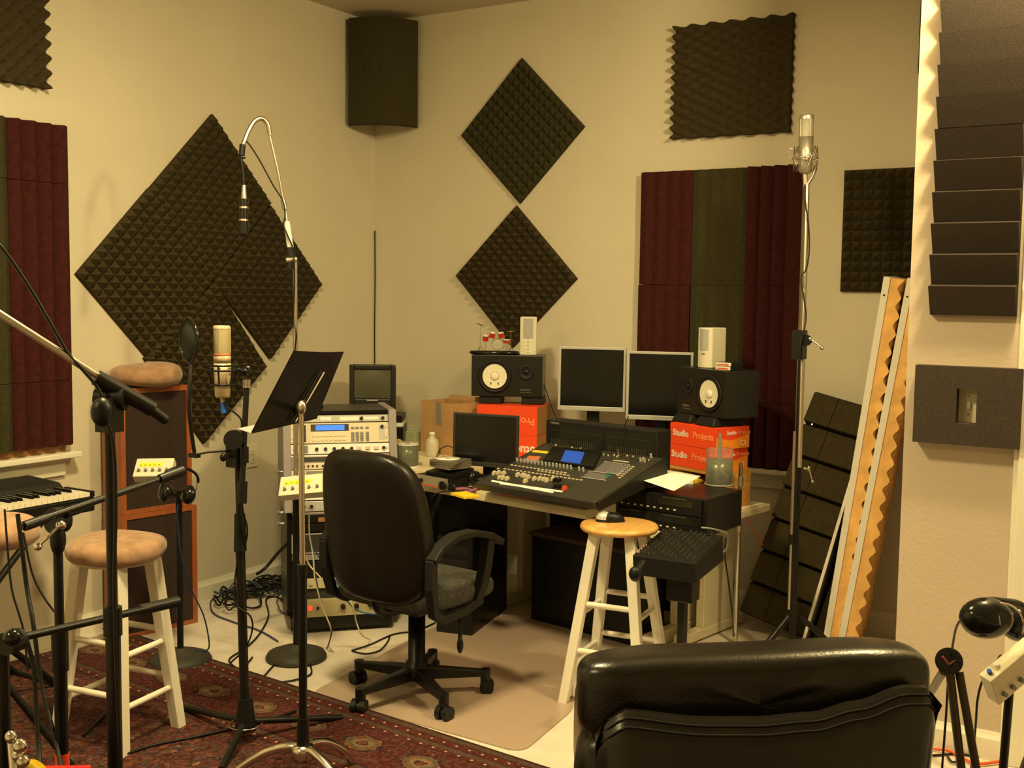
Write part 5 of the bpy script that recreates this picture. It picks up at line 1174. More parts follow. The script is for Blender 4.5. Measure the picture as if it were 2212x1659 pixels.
for k in range(2):
    c=onE(1482+k*16,1044-k*4); t=thing('matchbox',['white matchbox','yellow packet'][k]+' at the front of the black rack case','box',(c.x,c.y,zE),aE+R(25-50*k))
    MB().box(-.03,.03,-.02,.02,0,.013,[WHI,YEL][k]).obj('sleeve',t); MB().box(-.031,-.0302,-.018,.018,.002,.011,GRY2).obj('end_face',t)
c=onE(1512,1040); o=MB().cyl((0,0,.006),(.11,.03,.006),.0055,BLK,n=10).cyl((.11,.03,.006),(.125,.034,.006),.003,CHR,n=8).obj('marker_pen'); o.location=(c.x-.10,c.y+.045,zE); o.rotation_euler=(0,0,R(-40)); tag(o,'dark marker pen lying under the paper beside the clear spindle','pen')
c=onE(1553,1047); spindle('clear-covered disc spindle with grey post in front of the red and orange cartons',(c.x,c.y,zE),.056,.148,.105,mat('smoke_base',(.25,.24,.20),.4),.065,mat('grey_green_discs',(.16,.17,.10),.25,.3,var=.3,vscale=40))
# white disc and keyboard on the side table front
kb=thing('computer_keyboard','black computer keyboard between the tape decks and the wooden stool','keyboard',onz(1385,1122,.5935),aE)
MB().box(0,.36,-.02,.13,0.001,.018,BLK).obj('case',kb,bevel=.003)
rep(MB().box(-.007,.007,-.007,.007,0,.005,BLKT).mesh('key'),'key',kb,[(.03+i*.021,.005+j*.024,.018) for i in range(15) for j in range(5)])
c=kb.location; o=MB().lathe([(.009,0),(.06,0),(.06,.0014),(.009,.0014)],WHT,n=40).obj('loose_disc'); o.matrix_world=T(c.x+.20,c.y+.04,.5935+.0245)@RZ(0); tag(o,'white disc lying on the black keyboard by the stool','disc')
# control surface on its own stand
QL=Vector((2.43,-1.50,.585))
Nl=onz(1356,1200,.598); Nr=onz(1512,1186,.606); Fr_=onz(1503,1118,.640); Fl=onz(1430,1134,.632)
Nl=onz(1366,1199,.592); hd=R(2); wS=.235; dS=.30
xn=Vector((math.cos(hd),math.sin(hd),0)); yn=Vector((-math.sin(hd)*math.cos(.15),math.cos(hd)*math.cos(.15),math.sin(.15))); zn=xn.cross(yn)
Nr=Nl+xn*wS; Fl=Nl+yn*dS; Fr_=Nr+yn*dS
FM=Matrix(((xn.x,yn.x,zn.x,Nl.x),(xn.y,yn.y,zn.y,Nl.y),(xn.z,yn.z,zn.z,Nl.z),(0,0,0,1)))
cs=bpy.data.objects.new('control_surface',None); COL.objects.link(cs); cs.matrix_world=FM; tag(cs,'black knob-covered control surface tilted on a stand in front of the stool','control surface')
MB().hexa([(0,0,-.075),(wS,0,-.075),(wS,dS,-.10),(0,dS,-.10)],[(0,0,0),(wS,0,0),(wS,dS,0),(0,dS,0)],mat('matte_black_panel',(.008,.008,.007),.65,spec=.3)).obj('case',cs,bevel=.004)
FI=FM.inverted()
kk=MB().cyl((0,0,0),(0,0,.011),.0042,mat('olive_grey_knob',(.05,.047,.034),.5),n=8,r2=.0036).mesh('knob')
nx=11; ny=13
rep(kk,'knob',cs,[(.015+i*(wS-.03)/(nx-1),.02+j*(dS-.04)/(ny-1),0) for i in range(nx) for j in range(ny) if (i*7+j*3)%4][:99])
rep(MB().box(-.004,.004,-.003,.003,0,.006,mat('pink_button',(.7,.45,.42),.4)).mesh('pink_button'),'pink_button',cs,[(.010,.03+k*.014,0) for k in range(6)])
print('control surface',wS,dS,Nl[:],Nr[:],Fl[:])
sp=(Nl+Nr+Fl+Fr_)/4; px_=onz(1470,1395,0)
cst=thing('control_surface_stand','black pole stand with clamp bracket holding up the control surface','stand',(sp.x+.03,sp.y-.02,0))
m=MB().cyl((sp.x+.03,sp.y-.02,.03),(sp.x+.03,sp.y-.02,.42),.019,BLKM); m.objw('pole',cst)
m=MB().box(-.05,.05,-.04,.04,.42,sp.z-.095,BLKM,T(sp.x+.03,sp.y-.02,0)); m.objw('bracket',cst,bevel=.005)
m=MB().ell(at(1372,1240,3.75),.022,.018,.026,BLK).cyl(at(1372,1240,3.75),at(1390,1215,3.8),.012,BLK,n=10); m.objw('clamp_knob',cst) if True else None
tripod(cst,(sp.x+.03,sp.y-.02,0),.26,.16,.5)
# the mouse on the stool
sx_,sy_=2.135,-1.16; c=onz(1318,1126,.665)
ms=thing('computer_mouse','silver and black computer mouse on the birch stool seat','mouse',(c.x,c.y,.6655),R(32))
def mouse(u,v):
    a=2*PI*u; ph=PI/2*v; k=math.cos(ph)**.6; return (.055*k*math.cos(a)*(1-.1*math.sin(a)),.031*k*math.sin(a),.001+.034*math.sin(ph)**.9*(1-.15*math.cos(a)*k))
MB().grid(mouse,32,10,BLK).obj('body',ms)
MB().grid(lambda u,v:tuple(Vector(mouse(.30+.40*u,.12+.80*v))*1.012+Vector((0,0,.0003))),12,8,GRYL).obj('silver_shell',ms,label='silver top shell')
MB().cyl((.028,-.003,.030),(.028,.003,.030),.006,BLK,n=12).obj('scroll_wheel',ms)

tag(MB().tube([at(1168,818,5.6),at(1180,845,5.62),at(1192,880,5.6),at(1203,905,5.5)],.0022,BLK).obj('speaker_cable'),'thin black cable slanting from the left studio speaker down behind the console','cable')
# ================================================================ tall speaker cabinets by the left wall
GRC=mat('dark_brown_grille_cloth',(.030,.016,.012),.95,bump=.5,bscale=500)
def tallspk(label,z0,z1,w,d,off=0.):
    t=thing('speaker_cabinet',label,'speaker cabinet',(.19+off*.174,-1.97+off*.985,z0),R(80),'tall brown speaker cabinets stacked by the left wall'); h=z1-z0
    MB().box(0,w,.012,d,0,h,WRED).obj('cabinet',t,bevel=.002)
    MB().box(0,.022,0,.012,0,h,WRED).box(w-.024,w,0,.012,0,h,WRED).box(.022,w-.024,0,.012,h-.022,h,WRED).box(.022,w-.024,0,.012,0,.02,WRED).obj('front_frame',t)
    MB().box(.022,w-.024,.005,.012,.02,h-.022,GRC).obj('grille_cloth',t,label='dark brown grille cloth')
    return t
tallspk('lower of two stacked brown veneer speaker cabinets by the left wall',.0,.545,.368,.165)
tallspk('upper of two stacked brown veneer speaker cabinets, under the tan cushion',.546,1.092,.345,.16,.0)
def cushf(c,r,hh,seed=0):
    def fn(u,v):
        a=2*PI*u; ph=-PI/2+PI*v; rr=r*abs(math.cos(ph))**.5*(1+.03*math.sin(2*a+seed)+.012*math.sin(11*a)*(1 if v<.55 else .2)); 
        z=c[2]+hh*math.copysign(abs(math.sin(ph))**.8,math.sin(ph))*(1+.12*math.sin(a+seed))
        return (c[0]+rr*math.cos(a),c[1]+rr*math.sin(a),z)
    return fn
cc=at(303,824,4.98); 
m=MB().grid(cushf((.155,-1.80,1.145),.150,.050,1.),48,20,SUEDE); o=m.obj('cushion'); tag(o,'round tan suede cushion lying on top of the tall speaker cabinets','cushion')
# ================================================================ electric piano keyboard on its stand
zk=.735
K1=onz(205,1062,zk); K0=onz(0,1101,zk); B1_=onz(138,1018,zk+.03)
xk=K1.x
kbd=thing('electric_keyboard','black electric piano keyboard with white keys under the left window','keyboard instrument',(xk,K1.y,0),R(-90))
# local x runs to room -y (away from the corner); local y runs to room +x ... keys face +y
Lk=.95; Dk=xk-.10
# local: x from 0 (end seen) to Lk ; y from 0 (player edge) to -Dk (towards the wall)
m=MB().box(0,Lk,-Dk,0,zk-.075,zk-.018,BLKM); m.obj('case',kbd,bevel=.006)
m=MB().hexa([(.0,-Dk,zk-.018),(Lk,-Dk,zk-.018),(Lk,-.165,zk-.018),(.0,-.165,zk-.018)],[(.03,-Dk+.02,zk+.035),(Lk,-Dk+.02,zk+.035),(Lk,-.185,zk+.022),(.02,-.185,zk+.022)],BLKT); m.obj('control_panel',kbd,bevel=.004)
m=MB().box(0,.018,-.165,0,zk-.018,zk+.004,BLKM); m.obj('end_block',kbd,bevel=.003)
IVY=mat('ivory_white_key',(.82,.76,.62),.25); WK=MB().box(.0006,.0224,-.150,-.004,-.016,0,IVY).mesh('white_key')
nW=30
rep(WK,'white_key',kbd,[(.020+i*.0235,0,zk) for i in range(nW)])
BKm=MB().hexa([(-.0065,-.150,0),(.0065,-.150,0),(.0065,-.055,0),(-.0065,-.055,0)],[(-.005,-.150,.012),(.005,-.150,.012),(.005,-.060,.012),(-.005,-.060,.012)],BLKG).mesh('black_key')
rep(BKm,'black_key',kbd,[(.020+(i+1)*.0235,0,zk) for i in range(1,nW) if (i%7) not in (2,6)])
ks=thing('keyboard_stand','black X-shaped stand under the electric piano keyboard','stand',(xk-.15,K1.y-.45,0))
m=MB()
cy=K1.y-.50
for xx in (xk-.05,xk-.30):
    MB().cyl((xx,cy-.33,.015),(xx,cy+.30,zk-.090),.0125,BLKM).objw('cross_bar',ks); MB().cyl((xx+.03,cy+.33,.015),(xx+.03,cy-.30,zk-.090),.0125,BLKM).objw('cross_bar',ks)
for yy,z in ((cy-.33,.015),(cy+.33,.015),(cy-.30,zk-.0885),(cy+.30,zk-.0885)):
    MB().cyl((xk-.36,yy,z),(xk-.0,yy,z),.0125,BLKM).objw('foot_bar',ks)
# tan drum throne at the left frame edge
c=at(-28,1150,3.35)
t=thing('drum_throne','tan padded round seat cut by the left frame edge under the keyboard','stool',(c.x,c.y,0))
m=MB().grid(cushf((c.x,c.y,c.z),.145,.045,.4),40,16,SUEDE); m.objw('seat_pad',t)
m=MB().cyl((c.x,c.y,.18),(c.x,c.y,c.z-.03),.014,SATIN); m.objw('post',t); tripod(t,(c.x,c.y,0),.24,.34,.9)
# ================================================================ tall stand and silver microphone at right
p0=at(1733,735,4.5); base=Vector((p0.x,p0.y,0))
t=thing('microphone_stand','very tall chrome and black stand in front of the maroon window foam','stand',base)
m=MB().cyl(base+Vector((0,0,.10)),base+Vector((0,0,1.36)),.0135,BLKM); m.objw('lower_pole',t)
m=MB().cyl(base+Vector((-.012,-.02,.25)),base+Vector((-.012,-.02,.98)),.006,SATIN).cyl(base+Vector((-.012,-.02,.52)),base+Vector((-.012,-.02,.56)),.010,BLK); m.objw('brace_rod',t,label='satin brace rod')
m=MB().cyl(at(1744,400,4.5),at(1727,1010,4.46),.0085,SATIN,n=14); m.objw('boom',t,label='long satin chrome boom')
m=MB().box(-.022,.022,-.03,.03,-.075,.04,BLK,T(*at(1727,735,4.47))).cyl(at(1742,735,4.44),at(1742,735,4.52),.022,BLK,n=18); m.objw('boom_clamp',t)
m=MB().ell(at(1750,732,4.44),.009,.009,.009,CHR).cyl(at(1750,732,4.44),at(1776,752,4.42),.0032,CHR,n=8).ell(at(1776,752,4.42),.008,.008,.008,CHR); m.objw('t_handle',t,label='chrome T-handle')
m=MB().cyl(at(1737,1012,4.46),at(1748,1016,4.44),.006,CHR,n=8).ell(at(1747,1010,4.44),.006,.006,.006,CHR).cyl(at(1747,1012,4.44),at(1755,1040,4.43),.003,CHR,n=8).ell(at(1755,1040,4.43),.006,.006,.006,CHR); m.objw('lower_handle',t,label='small chrome handle')
tripod(t,base,.30,.22,.1,r=.012)
mcx=at(1740,345,4.5)
t=thing('silver_microphone','silver side-address microphone on top of the tall stand at right','microphone',mcx-Vector((0,0,.05)))
SVG=mat('silver_mesh',(.52,.50,.45),.5,.6,bump=.8,bscale=900); SVB=mat('satin_silver',(.60,.55,.47),.35,.8)
K=4.5/2427
m=MB().lathe([(0,-.055),(.018,-.055),(.026,-.045),(.028,.0),(.030,.09),(.0,.09)],SVB,T(*mcx),n=32); m.objw('body',t)
m=MB().lathe([(.0285,.09),(.0285,.160),(.0,.160)],SVG,T(*mcx),n=32); m.objw('grille',t)
m=MB().lathe([(.0295,.158),(.0295,.172),(.025,.178),(0,.179)],SVB,T(*mcx),n=32)
for k in range(4):
    a=k*PI/2+.9; u=Vector((math.cos(a)*.0285,math.sin(a)*.0285,0)); m.cyl(mcx+u+Vector((0,0,.09)),mcx+u+Vector((0,0,.16)),.0018,SVB,n=6)
m.objw('head_frame',t)
m=MB().cyl(mcx-Vector((0,0,.055)),mcx-Vector((-.004,0,.105)),.010,SVB,n=14); m.objw('connector',t)
t=thing('shock_mount','chrome spider shock mount around the silver microphone','shock mount',mcx)
m=MB()
for z,r in ((.005,.050),):
    m.tube([mcx+Vector((r*math.cos(k*PI/12),r*math.sin(k*PI/12),z)) for k in range(25)],.003,CHR,n=8,sub=1,cap=False)
for k in range(8):
    a=k*PI/4; b=(k+.5)*PI/4; c2=(k+1)*PI/4
    for zz,rr in ((.052,.044),(-.045,.044)):
        m.tube([mcx+Vector((.050*math.cos(a),.050*math.sin(a),.005)),mcx+Vector((rr*math.cos(b),rr*math.sin(b),zz)),mcx+Vector((.050*math.cos(c2),.050*math.sin(c2),.005))],.0018,CHR,n=6,sub=1)
m.objw('cage',t)
m=MB().tube([mcx+Vector((-.050,-.0,.005)),mcx+Vector((-.07,-.01,.02)),mcx+Vector((-.068,-.01,.042)),mcx+Vector((-.05,-.01,.046))],.0015,CHR,n=6); m.objw('wire_loop',t)
m=MB().tube([mcx+Vector((.045,.0,-.0)),mcx+Vector((.035,0,-.06)),at(1744,400,4.5)],.006,SATIN); m.objw('swivel_arm',t)
m=MB().tube([at(1739,398,4.5),at(1738,430,4.49),at(1746,480,4.48),at(1748,540,4.475),at(1742,580,4.47),at(1731,600,4.47),at(1736,640,4.46),at(1741,690,4.45),at(1728,750,4.43),at(1725,850,4.43),at(1722,960,4.43),at(1712,1200,4.43),at(1706,1400,4.42)],.003,BLK,n=8)
tag(m.obj('microphone_cable'),'thin black cable winding down the very tall stand at right','cable')
# ================================================================ leaning foam board
TL=ony(1763,866,-.075); BL=ony(1603,1342,-.30); ed=(BL-TL); Ln=ed.length; 
xa=ony(1858,892,-.085)-TL; xa=Vector((xa.x,xa.y,xa.z)); xa=(xa-ed.normalized()*xa.dot(ed.normalized())).normalized(); W_=.33
za=xa.cross(-ed.normalized()).normalized()
FB_=Matrix(((xa.x,-ed.normalized().x,za.x,TL.x),(xa.y,-ed.normalized().y,za.y,TL.y),(xa.z,-ed.normalized().z,za.z,TL.z),(0,0,0,1)))
lowz=min((FB_@Vector((W_,-Ln,0))).z,(FB_@Vector((0,-Ln,0))).z)
fb=bpy.data.objects.new('foam_covered_board',None); COL.objects.link(fb); fb.matrix_world=T(0,0,-lowz+.002)@FB_ if lowz<0 else FB_
tag(fb,'board covered in dark ribbed foam leaning sideways against the back wall','foam panel')
MB().box(0,W_,-Ln,0,-.02,0,BLKF).obj('backing_board',fb)
n_=7; pitch=Ln/n_
PAD=MB().hexa([(0,.002,0),(1,.002,0),(1,pitch-.002,0),(0,pitch-.002,0)],[(0,.010,.045),(1,.010,.045),(1,pitch-.004,.022),(0,pitch-.004,.022)],FOAM)
for (x0,x1) in ((.0,.115),(.118,W_)):
    mm=MB().hexa([(x0,.002,0),(x1,.002,0),(x1,pitch-.002,0),(x0,pitch-.002,0)],[(x0,.012,.050),(x1,.012,.050),(x1,pitch-.006,.026),(x0,pitch-.006,.026)],FOAM).mesh('foam_pad')
    rep(mm,'foam_pad',fb,[(0,-Ln+i*pitch,0) for i in range(n_)])
MB().cyl((.045,-.15,.04),(.045,-.15,.055),.004,CHR,n=8).obj('screw_head',fb)
# ================================================================ door-sized panels faced with orange egg-crate foam
def leanpanel(label,tp,bt,Yp,depth,foam=True,th=.026,name='foam_faced_panel'):
    a=ony(*tp,Yp); b=ony(*bt,Yp); d=(a-b); b0=b-d*(b.z/d.z)+d.normalized()*.004; L=(a-b0).length
    z=d.normalized(); y=Vector((-.14,.99,0)); y=(y-z*y.dot(z)).normalized(); x=y.cross(z)
    M=Matrix(((x.x,y.x,z.x,b0.x),(x.y,y.y,z.y,b0.y),(x.z,y.z,z.z,b0.z),(0,0,0,1)))
    t=bpy.data.objects.new(name,None); COL.objects.link(t); t.matrix_world=M; tag(t,label,'panel','leaning panels at right' if foam else None)
    MB().box(0,th,0,depth,0,L,WHT if foam else GRY2).obj('board',t,bevel=.001)
    if not foam: MB().box(0,th,-.002,-.0002,0,L,WHT).obj('edge_strip',t,label='pale edge')
    if foam:
        nz=int(L/.072); ny=7
        def fn(u,v):
            zz=L*.002+L*.996*v; yy=.004+(depth-.008)*u
            hgt=.034+.010*(1+math.cos(2*PI*nz*v)*math.cos(2*PI*ny*u*.5*1.0))+.003*math.sin(37*v+5*u)
            return (th+hgt,yy,zz)
        m=MB(); m.grid(fn,ny*5,nz*6,ORF)
        NZ=nz*6
        for u in (0,1):
            vs=[];fs=[]
            for j in range(NZ+1):
                p=fn(u,j/NZ); vs+=[(th+.0003,p[1],p[2]),p]
            m.add(vs,[((2*j,2*j+1,2*j+3,2*j+2) if u==0 else (2*j+2,2*j+3,2*j+1,2*j)) for j in range(NZ)],ORF)
        for v in (0,1):
            vs=[];fs=[]
            for j in range(36):
                p=fn(j/35,v); vs+=[(th+.0003,p[1],p[2]),p]
            m.add(vs,[(2*j,2*j+1,2*j+3,2*j+2) for j in range(35)],ORF)
        m.obj('foam_lining',t,label='lumpy orange egg-crate foam')
        for zf in (.955,): MB().cyl((th*.5,-.0015,L*zf),(th*.5,.001,L*zf),.004,BLK,n=8).obj('screw_hole',t)
    return t
leanpanel('left of two tall white-edged panels lined with orange egg-crate foam, leaning at right',(1909,597),(1778,1378),-.62,.50)
leanpanel('right of two tall white-edged panels lined with orange egg-crate foam, leaning at right',(1960,600),(1811,1378),-.62,.50)
leanpanel('thin grey board leaning left of the orange foam panels',(1843,1010),(1733,1380),-.60,.42,foam=False,th=.012,name='leaning_board')
# ================================================================ right foreground: little stand, mixer box, headphones
dpr=3.05
ca=at(2050,1428,dpr); t=thing('floor_stand','low black tripod stand with a round end cap at far right','stand',(ca.x,ca.y,0))
nv=(CAM-ca).normalized()
m=MB().cyl(ca-nv*.03,ca,.036,BLKG,n=28).cyl(ca,ca+nv*.003,.030,BLKM,n=28); m.objw('round_cap',t)
OREFL=mat('orange_reflection',(.35,.07,.02),.4)  # reflected orange streaks painted onto the black cap
m=MB().cyl(at(2036,1418,dpr-.006),at(2050,1436,dpr-.006),.003,OREFL,n=6).cyl(at(2050,1436,dpr-.006),at(2068,1424,dpr-.006),.003,mat('maroon_reflection',(.12,.02,.02),.4),n=6); m.objw('cap_reflection',t,label='orange and red reflections painted on the cap')
for a_,b_ in (((2038,1450),(1990,1530)),((2072,1452),(2110,1668)),((2052,1455),(2080,1690))):
    f_=onz(*( (b_[0],b_[1]) ),0); 
    A_=at(*a_,dpr); e_=at(*b_,dpr-.05 if b_[0]>2000 else dpr+.4); k=A_.z/(A_.z-e_.z); e2=A_+(e_-A_)*k*.985
    m=MB().cyl(A_,e2,.0115,mat('dark_bronze_tube',(.05,.035,.02),.35,.6),n=12); m.objw('leg',t)
bx0=at(2172,1412,2.9)
t=mixer_box('headphone_mixer','cream mixer box below the large black headphones at the right edge',frame(bx0-Uv*.035,Rv*.8+Uv*.55+Fv*.2,Uv*.75-Rv*.5-Fv*.45),w=.16,d=.09,tape=False)
m=MB().cyl((bx0.x,bx0.y,.03),at(2185,1440,2.92),.011,BLKM); st=thing('headphone_stand','black pole stand under the mixer box at the right edge','stand',(bx0.x,bx0.y,0)); m.objw('pole',st); round_base(st,Vector((bx0.x,bx0.y,0)),.11)
hp=thing('headphones','large glossy black headphones resting on the mixer box at the right edge','headphones',at(2150,1335,2.85))
e1=at(2130,1335,2.82); e2_=at(2200,1345,3.0)
m=MB().ell((0,0,0),.066,.046,.052,BLKG,T(*e1)@Matrix.Rotation(.5,4,'Z')); m.objw('ear_cup',hp); m=MB().ell((0,0,0),.050,.048,.050,BLKG,T(*e2_)); m.objw('ear_cup',hp)
m=MB().tube([at(2160,1303,2.78),at(2180,1306,2.78),at(2200,1320,2.79),at(2211,1345,2.8),at(2208,1370,2.8)],.0025,CHR,n=8).cyl(at(2158,1330,2.775),at(2160,1350,2.775),.002,SATIN,n=6); m.objw('yoke',hp,label='thin chrome yoke')
m=MB().tube([at(2120,1302,2.85),at(2140,1298,2.86),at(2165,1300,2.88),at(2200,1306,2.92),at(2240,1330,2.95)],.011,BLKM,n=8); m.objw('headband',hp)
m=MB().tube([at(2095,1330,2.82),at(2078,1336,2.84),at(2065,1358,2.9),at(2057,1400,3.0),at(2052,1430,3.08),at(2048,1470,3.09),at(2044,1540,3.1),at(2038,1620,3.1),at(2032,1700,3.1)],.0032,BLK); tag(m.obj('headphone_cable'),'thin black cable dropping from the big headphones past the round cap','cable')
m=MB().tube([at(2163,1418,2.9),at(2150,1438,2.93),at(2124,1468,2.98),at(2112,1510,3.02),at(2108,1560,3.05),at(2103,1620,3.1),at(2095,1680,3.12)],.0032,BLK,radii=[.006,.006,.0032,.0032,.0032,.0032,.0032]); tag(m.obj('audio_cable'),'black audio cable hanging from the mixer box at the right edge','cable')
ORC=mat('orange_cable',(.75,.10,.02),.45)
def fl(px,py,z=.006): return onz(px,py,z)
for k,(pts,mm,r,lab) in enumerate([([(2015,1600),(2060,1598),(2110,1608),(2150,1624),(2195,1632)],ORC,.005,'orange extension cable on the floor along the projecting wall, rear one'),
    ([(2015,1618),(2050,1622),(2085,1640),(2110,1650),(2160,1645),(2200,1640)],ORC,.005,'orange extension cable on the floor, front one beside the right edge'),
    ([(2015,1594),(2060,1592),(2110,1600),(2160,1622),(2198,1628)],BLK,.004,'black cable behind the orange cables at lower right'),
    ([(2015,1632),(2070,1628),(2120,1634),(2198,1622)],BLK,.004,'black cable crossing between the orange cables at lower right'),
    ([(2045,1630),(2055,1645),(2068,1643),(2075,1620),(2078,1590)],BLK,.004,'short black cable loop beside the tripod foot at lower right')]):
    m=MB().tube([fl(x,y,.006+.004*(k%3)) for x,y in pts],r,mm); tag(m.obj('floor_cable'),lab,'cable')
# black padded bag at the very right edge
c=at(2232,1640,2.3); m=MB().ell((0,0,0),.05,.16,.30,BLKL,T(c.x+.012,c.y,.30),e=.6); o=m.obj('black_bag'); tag(o,'black padded bag cut off at the bottom right frame edge','bag')
# ================================================================ under the desk
t=thing('computer_tower','black computer tower on the floor under the left part of the desk','computer',(1.25,-1.13,0),R(12))
MB().box(0,.17,0.012,.42,.004,.44,BLKM).obj('case',t,bevel=.004); MB().box(0,.17,0,.011,.004,.44,BLK).box(.02,.15,-.003,0,.36,.40,BLKT).box(.02,.15,-.003,0,.30,.34,BLKT).obj('front_panel',t,bevel=.002)
t=thing('low_cabinet','black low cabinet with brown board top on the floor under the console','cabinet',(1.50,-.72,0),R(-10))
MB().box(0,.58,0,.24,.004,.40,BLKM).obj('body',t,bevel=.003); MB().box(-.01,.59,-.012,.24,.402,.418,WDARK).obj('top_board',t,label='brown board top')
t=thing('shade_filler','tall black block added to darken the gap under the corner shelf beside the rack','case',(1.01,-.90,0),R(-10))  # dark block added so the space below the shelf looks shaded
MB().box(.0,.27,.0,.30,.004,.62,BLKF).obj('case_body',t,bevel=.01)
# ================================================================ cables at the rack and on the floor
def cab(name,pts,mm,r,lab): 
    tag(MB().tube(pts,r,mm,n=8).obj(name),lab,'cable')
BLC=mat('blue_cable',(.01,.10,.28),.45); WHC=mat('cream_cable',(.60,.52,.36),.5); NVC=mat('slate_cable',(.05,.06,.12),.5)
cab('patch_cable',[at(660,1155,4.7),at(678,1185,4.68),at(700,1220,4.66),at(725,1255,4.65),at(745,1290,4.66),at(768,1316,4.68),at(800,1326,4.7),at(830,1325,4.72),at(858,1318,4.75)],BLC,.003,'blue cable swinging from the rack front towards the chair')
cab('patch_cable',[at(657,1192,4.66),at(668,1220,4.65),at(690,1245,4.64),at(715,1275,4.64),at(745,1290,4.65),at(762,1310,4.66),at(770,1345,4.7),at(782,1372,4.72),fl(800,1382)],WHC,.003,'cream cable looping from the rack front down to the floor')
cab('patch_cable',[at(668,1095,4.62),at(668,1150,4.62),at(676,1200,4.62),at(680,1250,4.63),at(690,1290,4.64),at(702,1325,4.66),at(715,1360,4.68),fl(710,1395)],WHC,.0028,'cream cable hanging straight down the rack front')
cab('patch_cable',[at(676,1190,4.63),at(682,1245,4.63),at(694,1300,4.65),at(712,1350,4.68),at(716,1370,4.68),fl(706,1402)],NVC,.003,'slate blue cable beside the cream cable at the rack')
cab('floor_cable',[fl(430,1272),fl(470,1282),fl(455,1300),fl(462,1325),fl(500,1342),fl(560,1362),fl(600,1385)],NVC,.004,'slate blue cable snaking on the floor from the speaker cabinets')
cab('floor_cable',[fl(620,1310),fl(600,1290),fl(575,1295),fl(580,1330),fl(560,1370),fl(530,1400),fl(495,1425),fl(520,1445),fl(545,1420)],BLK,.004,'black cable looping on the floor behind the tripod stand')
cab('floor_cable',[fl(760,1405),fl(800,1392),fl(850,1370),fl(900,1362),fl(940,1345)],BLK,.0035,'black cable on the floor between the rack and the office chair')
cab('floor_cable',[fl(760,1406),fl(790,1412),fl(820,1405),fl(838,1385),fl(842,1372)],BLK,.0035,'black cable loop end on the floor left of the chair base')
cab('floor_cable',[fl(600,1428),fl(575,1455),fl(565,1468)],BLK,.0035,'short black cable running from the round base to the rug')
cab('floor_cable',[fl(668,1430),fl(672,1455),fl(640,1468),fl(605,1474)],BLK,.0035,'black cable curving from the round base along the rug edge')
cab('floor_cable',[at(555,1240,4.95),at(575,1225,5.0),at(600,1195,5.0),at(622,1172,5.0)],BLK,.007,'thick black cable bundle rising from the floor to the rack side')
cab('floor_cable',[fl(700,1350),fl(720,1338),fl(700,1330)],BLK,.003,'small black cable curl in front of the rack')
cab('red_cable',[at(1612,1115,4.85),at(1625,1140,4.9),at(1648,1178,4.95)],mat('red_wire',(.7,.03,.04),.5),.0022,'thin red wire behind the chrome pole leg')
cab('white_lead',[at(1515,1140,4.15),at(1535,1142,4.15),at(1565,1150,4.2),at(1572,1160,4.25),at(1570,1185,4.3),at(1550,1197,4.3),at(1530,1185,4.25),at(1520,1175,4.2)],GRY2,.004,'grey lead with white plug at the corner of the rack case')
cab('power_cable',[at(1568,1160,4.3),at(1566,1200,4.4),at(1574,1260,4.5),at(1582,1330,4.6),fl(1585,1380)],BLK,.0035,'black power cable falling from the rack case to the floor')
rn=random.Random(11); m=MB()
for i in range(38):
    cx_,cy_=rn.uniform(440,635),rn.uniform(1215,1325)
    if cy_<1248-(cx_-424)*.29+18: cy_=1248-(cx_-424)*.29+rn.uniform(25,60)
    c=onz(cx_,cy_,0); c.x=max(c.x,.10); pts=[]; r0=rn.uniform(.03,.13); a0=rn.uniform(0,6.28); sq=rn.uniform(.4,1.); 
    for k in range(rn.randint(6,13)):
        a=a0+k*.75; rr=r0*(1+.25*math.sin(k*1.7)); pts.append((max(.035,c.x+math.cos(a)*rr),c.y+math.sin(a)*rr*sq,.006+rn.uniform(0,.05)*(1 if i%3 else .5)))
    m.tube(pts,rn.choice((.003,.0038,.005)),rn.choice((BLK,BLK,BLK,NVC,BLKM)),n=6,sub=5)
o=m.obj('cable_tangle'); tag(o,'tangled heap of black cables on the floor between speaker cabinets and rack','cables',kind='stuff')
rn=random.Random(5); m=MB()
for i in range(7):
    c=onz(rn.uniform(205,320),rn.uniform(1335,1372),0); r0=rn.uniform(.02,.07); c.x=max(c.x,.13); 
    m.tube([(max(.03,c.x+math.cos(k*.8+i)*r0),c.y+math.sin(k*.8+i)*r0,.012+rn.uniform(0,.05)) for k in range(8)],.003,rn.choice((BLK,WHC,BLK)),n=6,sub=5)
o=m.obj('cable_tangle'); tag(o,'small knot of thin cables on the floor behind the cushioned stool','cables',kind='stuff')
cab('hanging_cable',[at(10,1100,2.9),at(16,1180,2.9),at(25,1270,2.9),at(42,1330,2.9),at(52,1370,2.9),at(60,1450,2.9)],BLK,.0028,'thin black cable hanging nearest the left frame edge')
cab('hanging_cable',[at(38,1110,2.75),at(48,1190,2.75),at(58,1270,2.75),at(72,1350,2.72),at(90,1480,2.7),at(120,1600,2.65),at(138,1680,2.6)],BLK,.0055,'thick black cable hanging beside the low boom stand')
cab('hanging_cable',[at(50,1150,2.8),at(70,1240,2.8),at(95,1290,2.8),at(118,1322,2.8)],BLK,.0028,'thin black cable slanting down to the low boom stand pole')
cab('hanging_cable',[at(58,1385,2.6),at(72,1440,2.6),at(78,1530,2.58),at(84,1620,2.55),at(88,1690,2.5)],BLK,.0055,'thick black cable dropping from the boom stand at the left edge')
cab('floor_cable',[onz(640,1535,.02),onz(560,1560,.02)+Vector((0,0,0)),onz(430,1590,.016),onz(330,1610,.016),onz(240,1640,.016)],BLK,.005,'black cable lying across the rug under the cushioned stool')
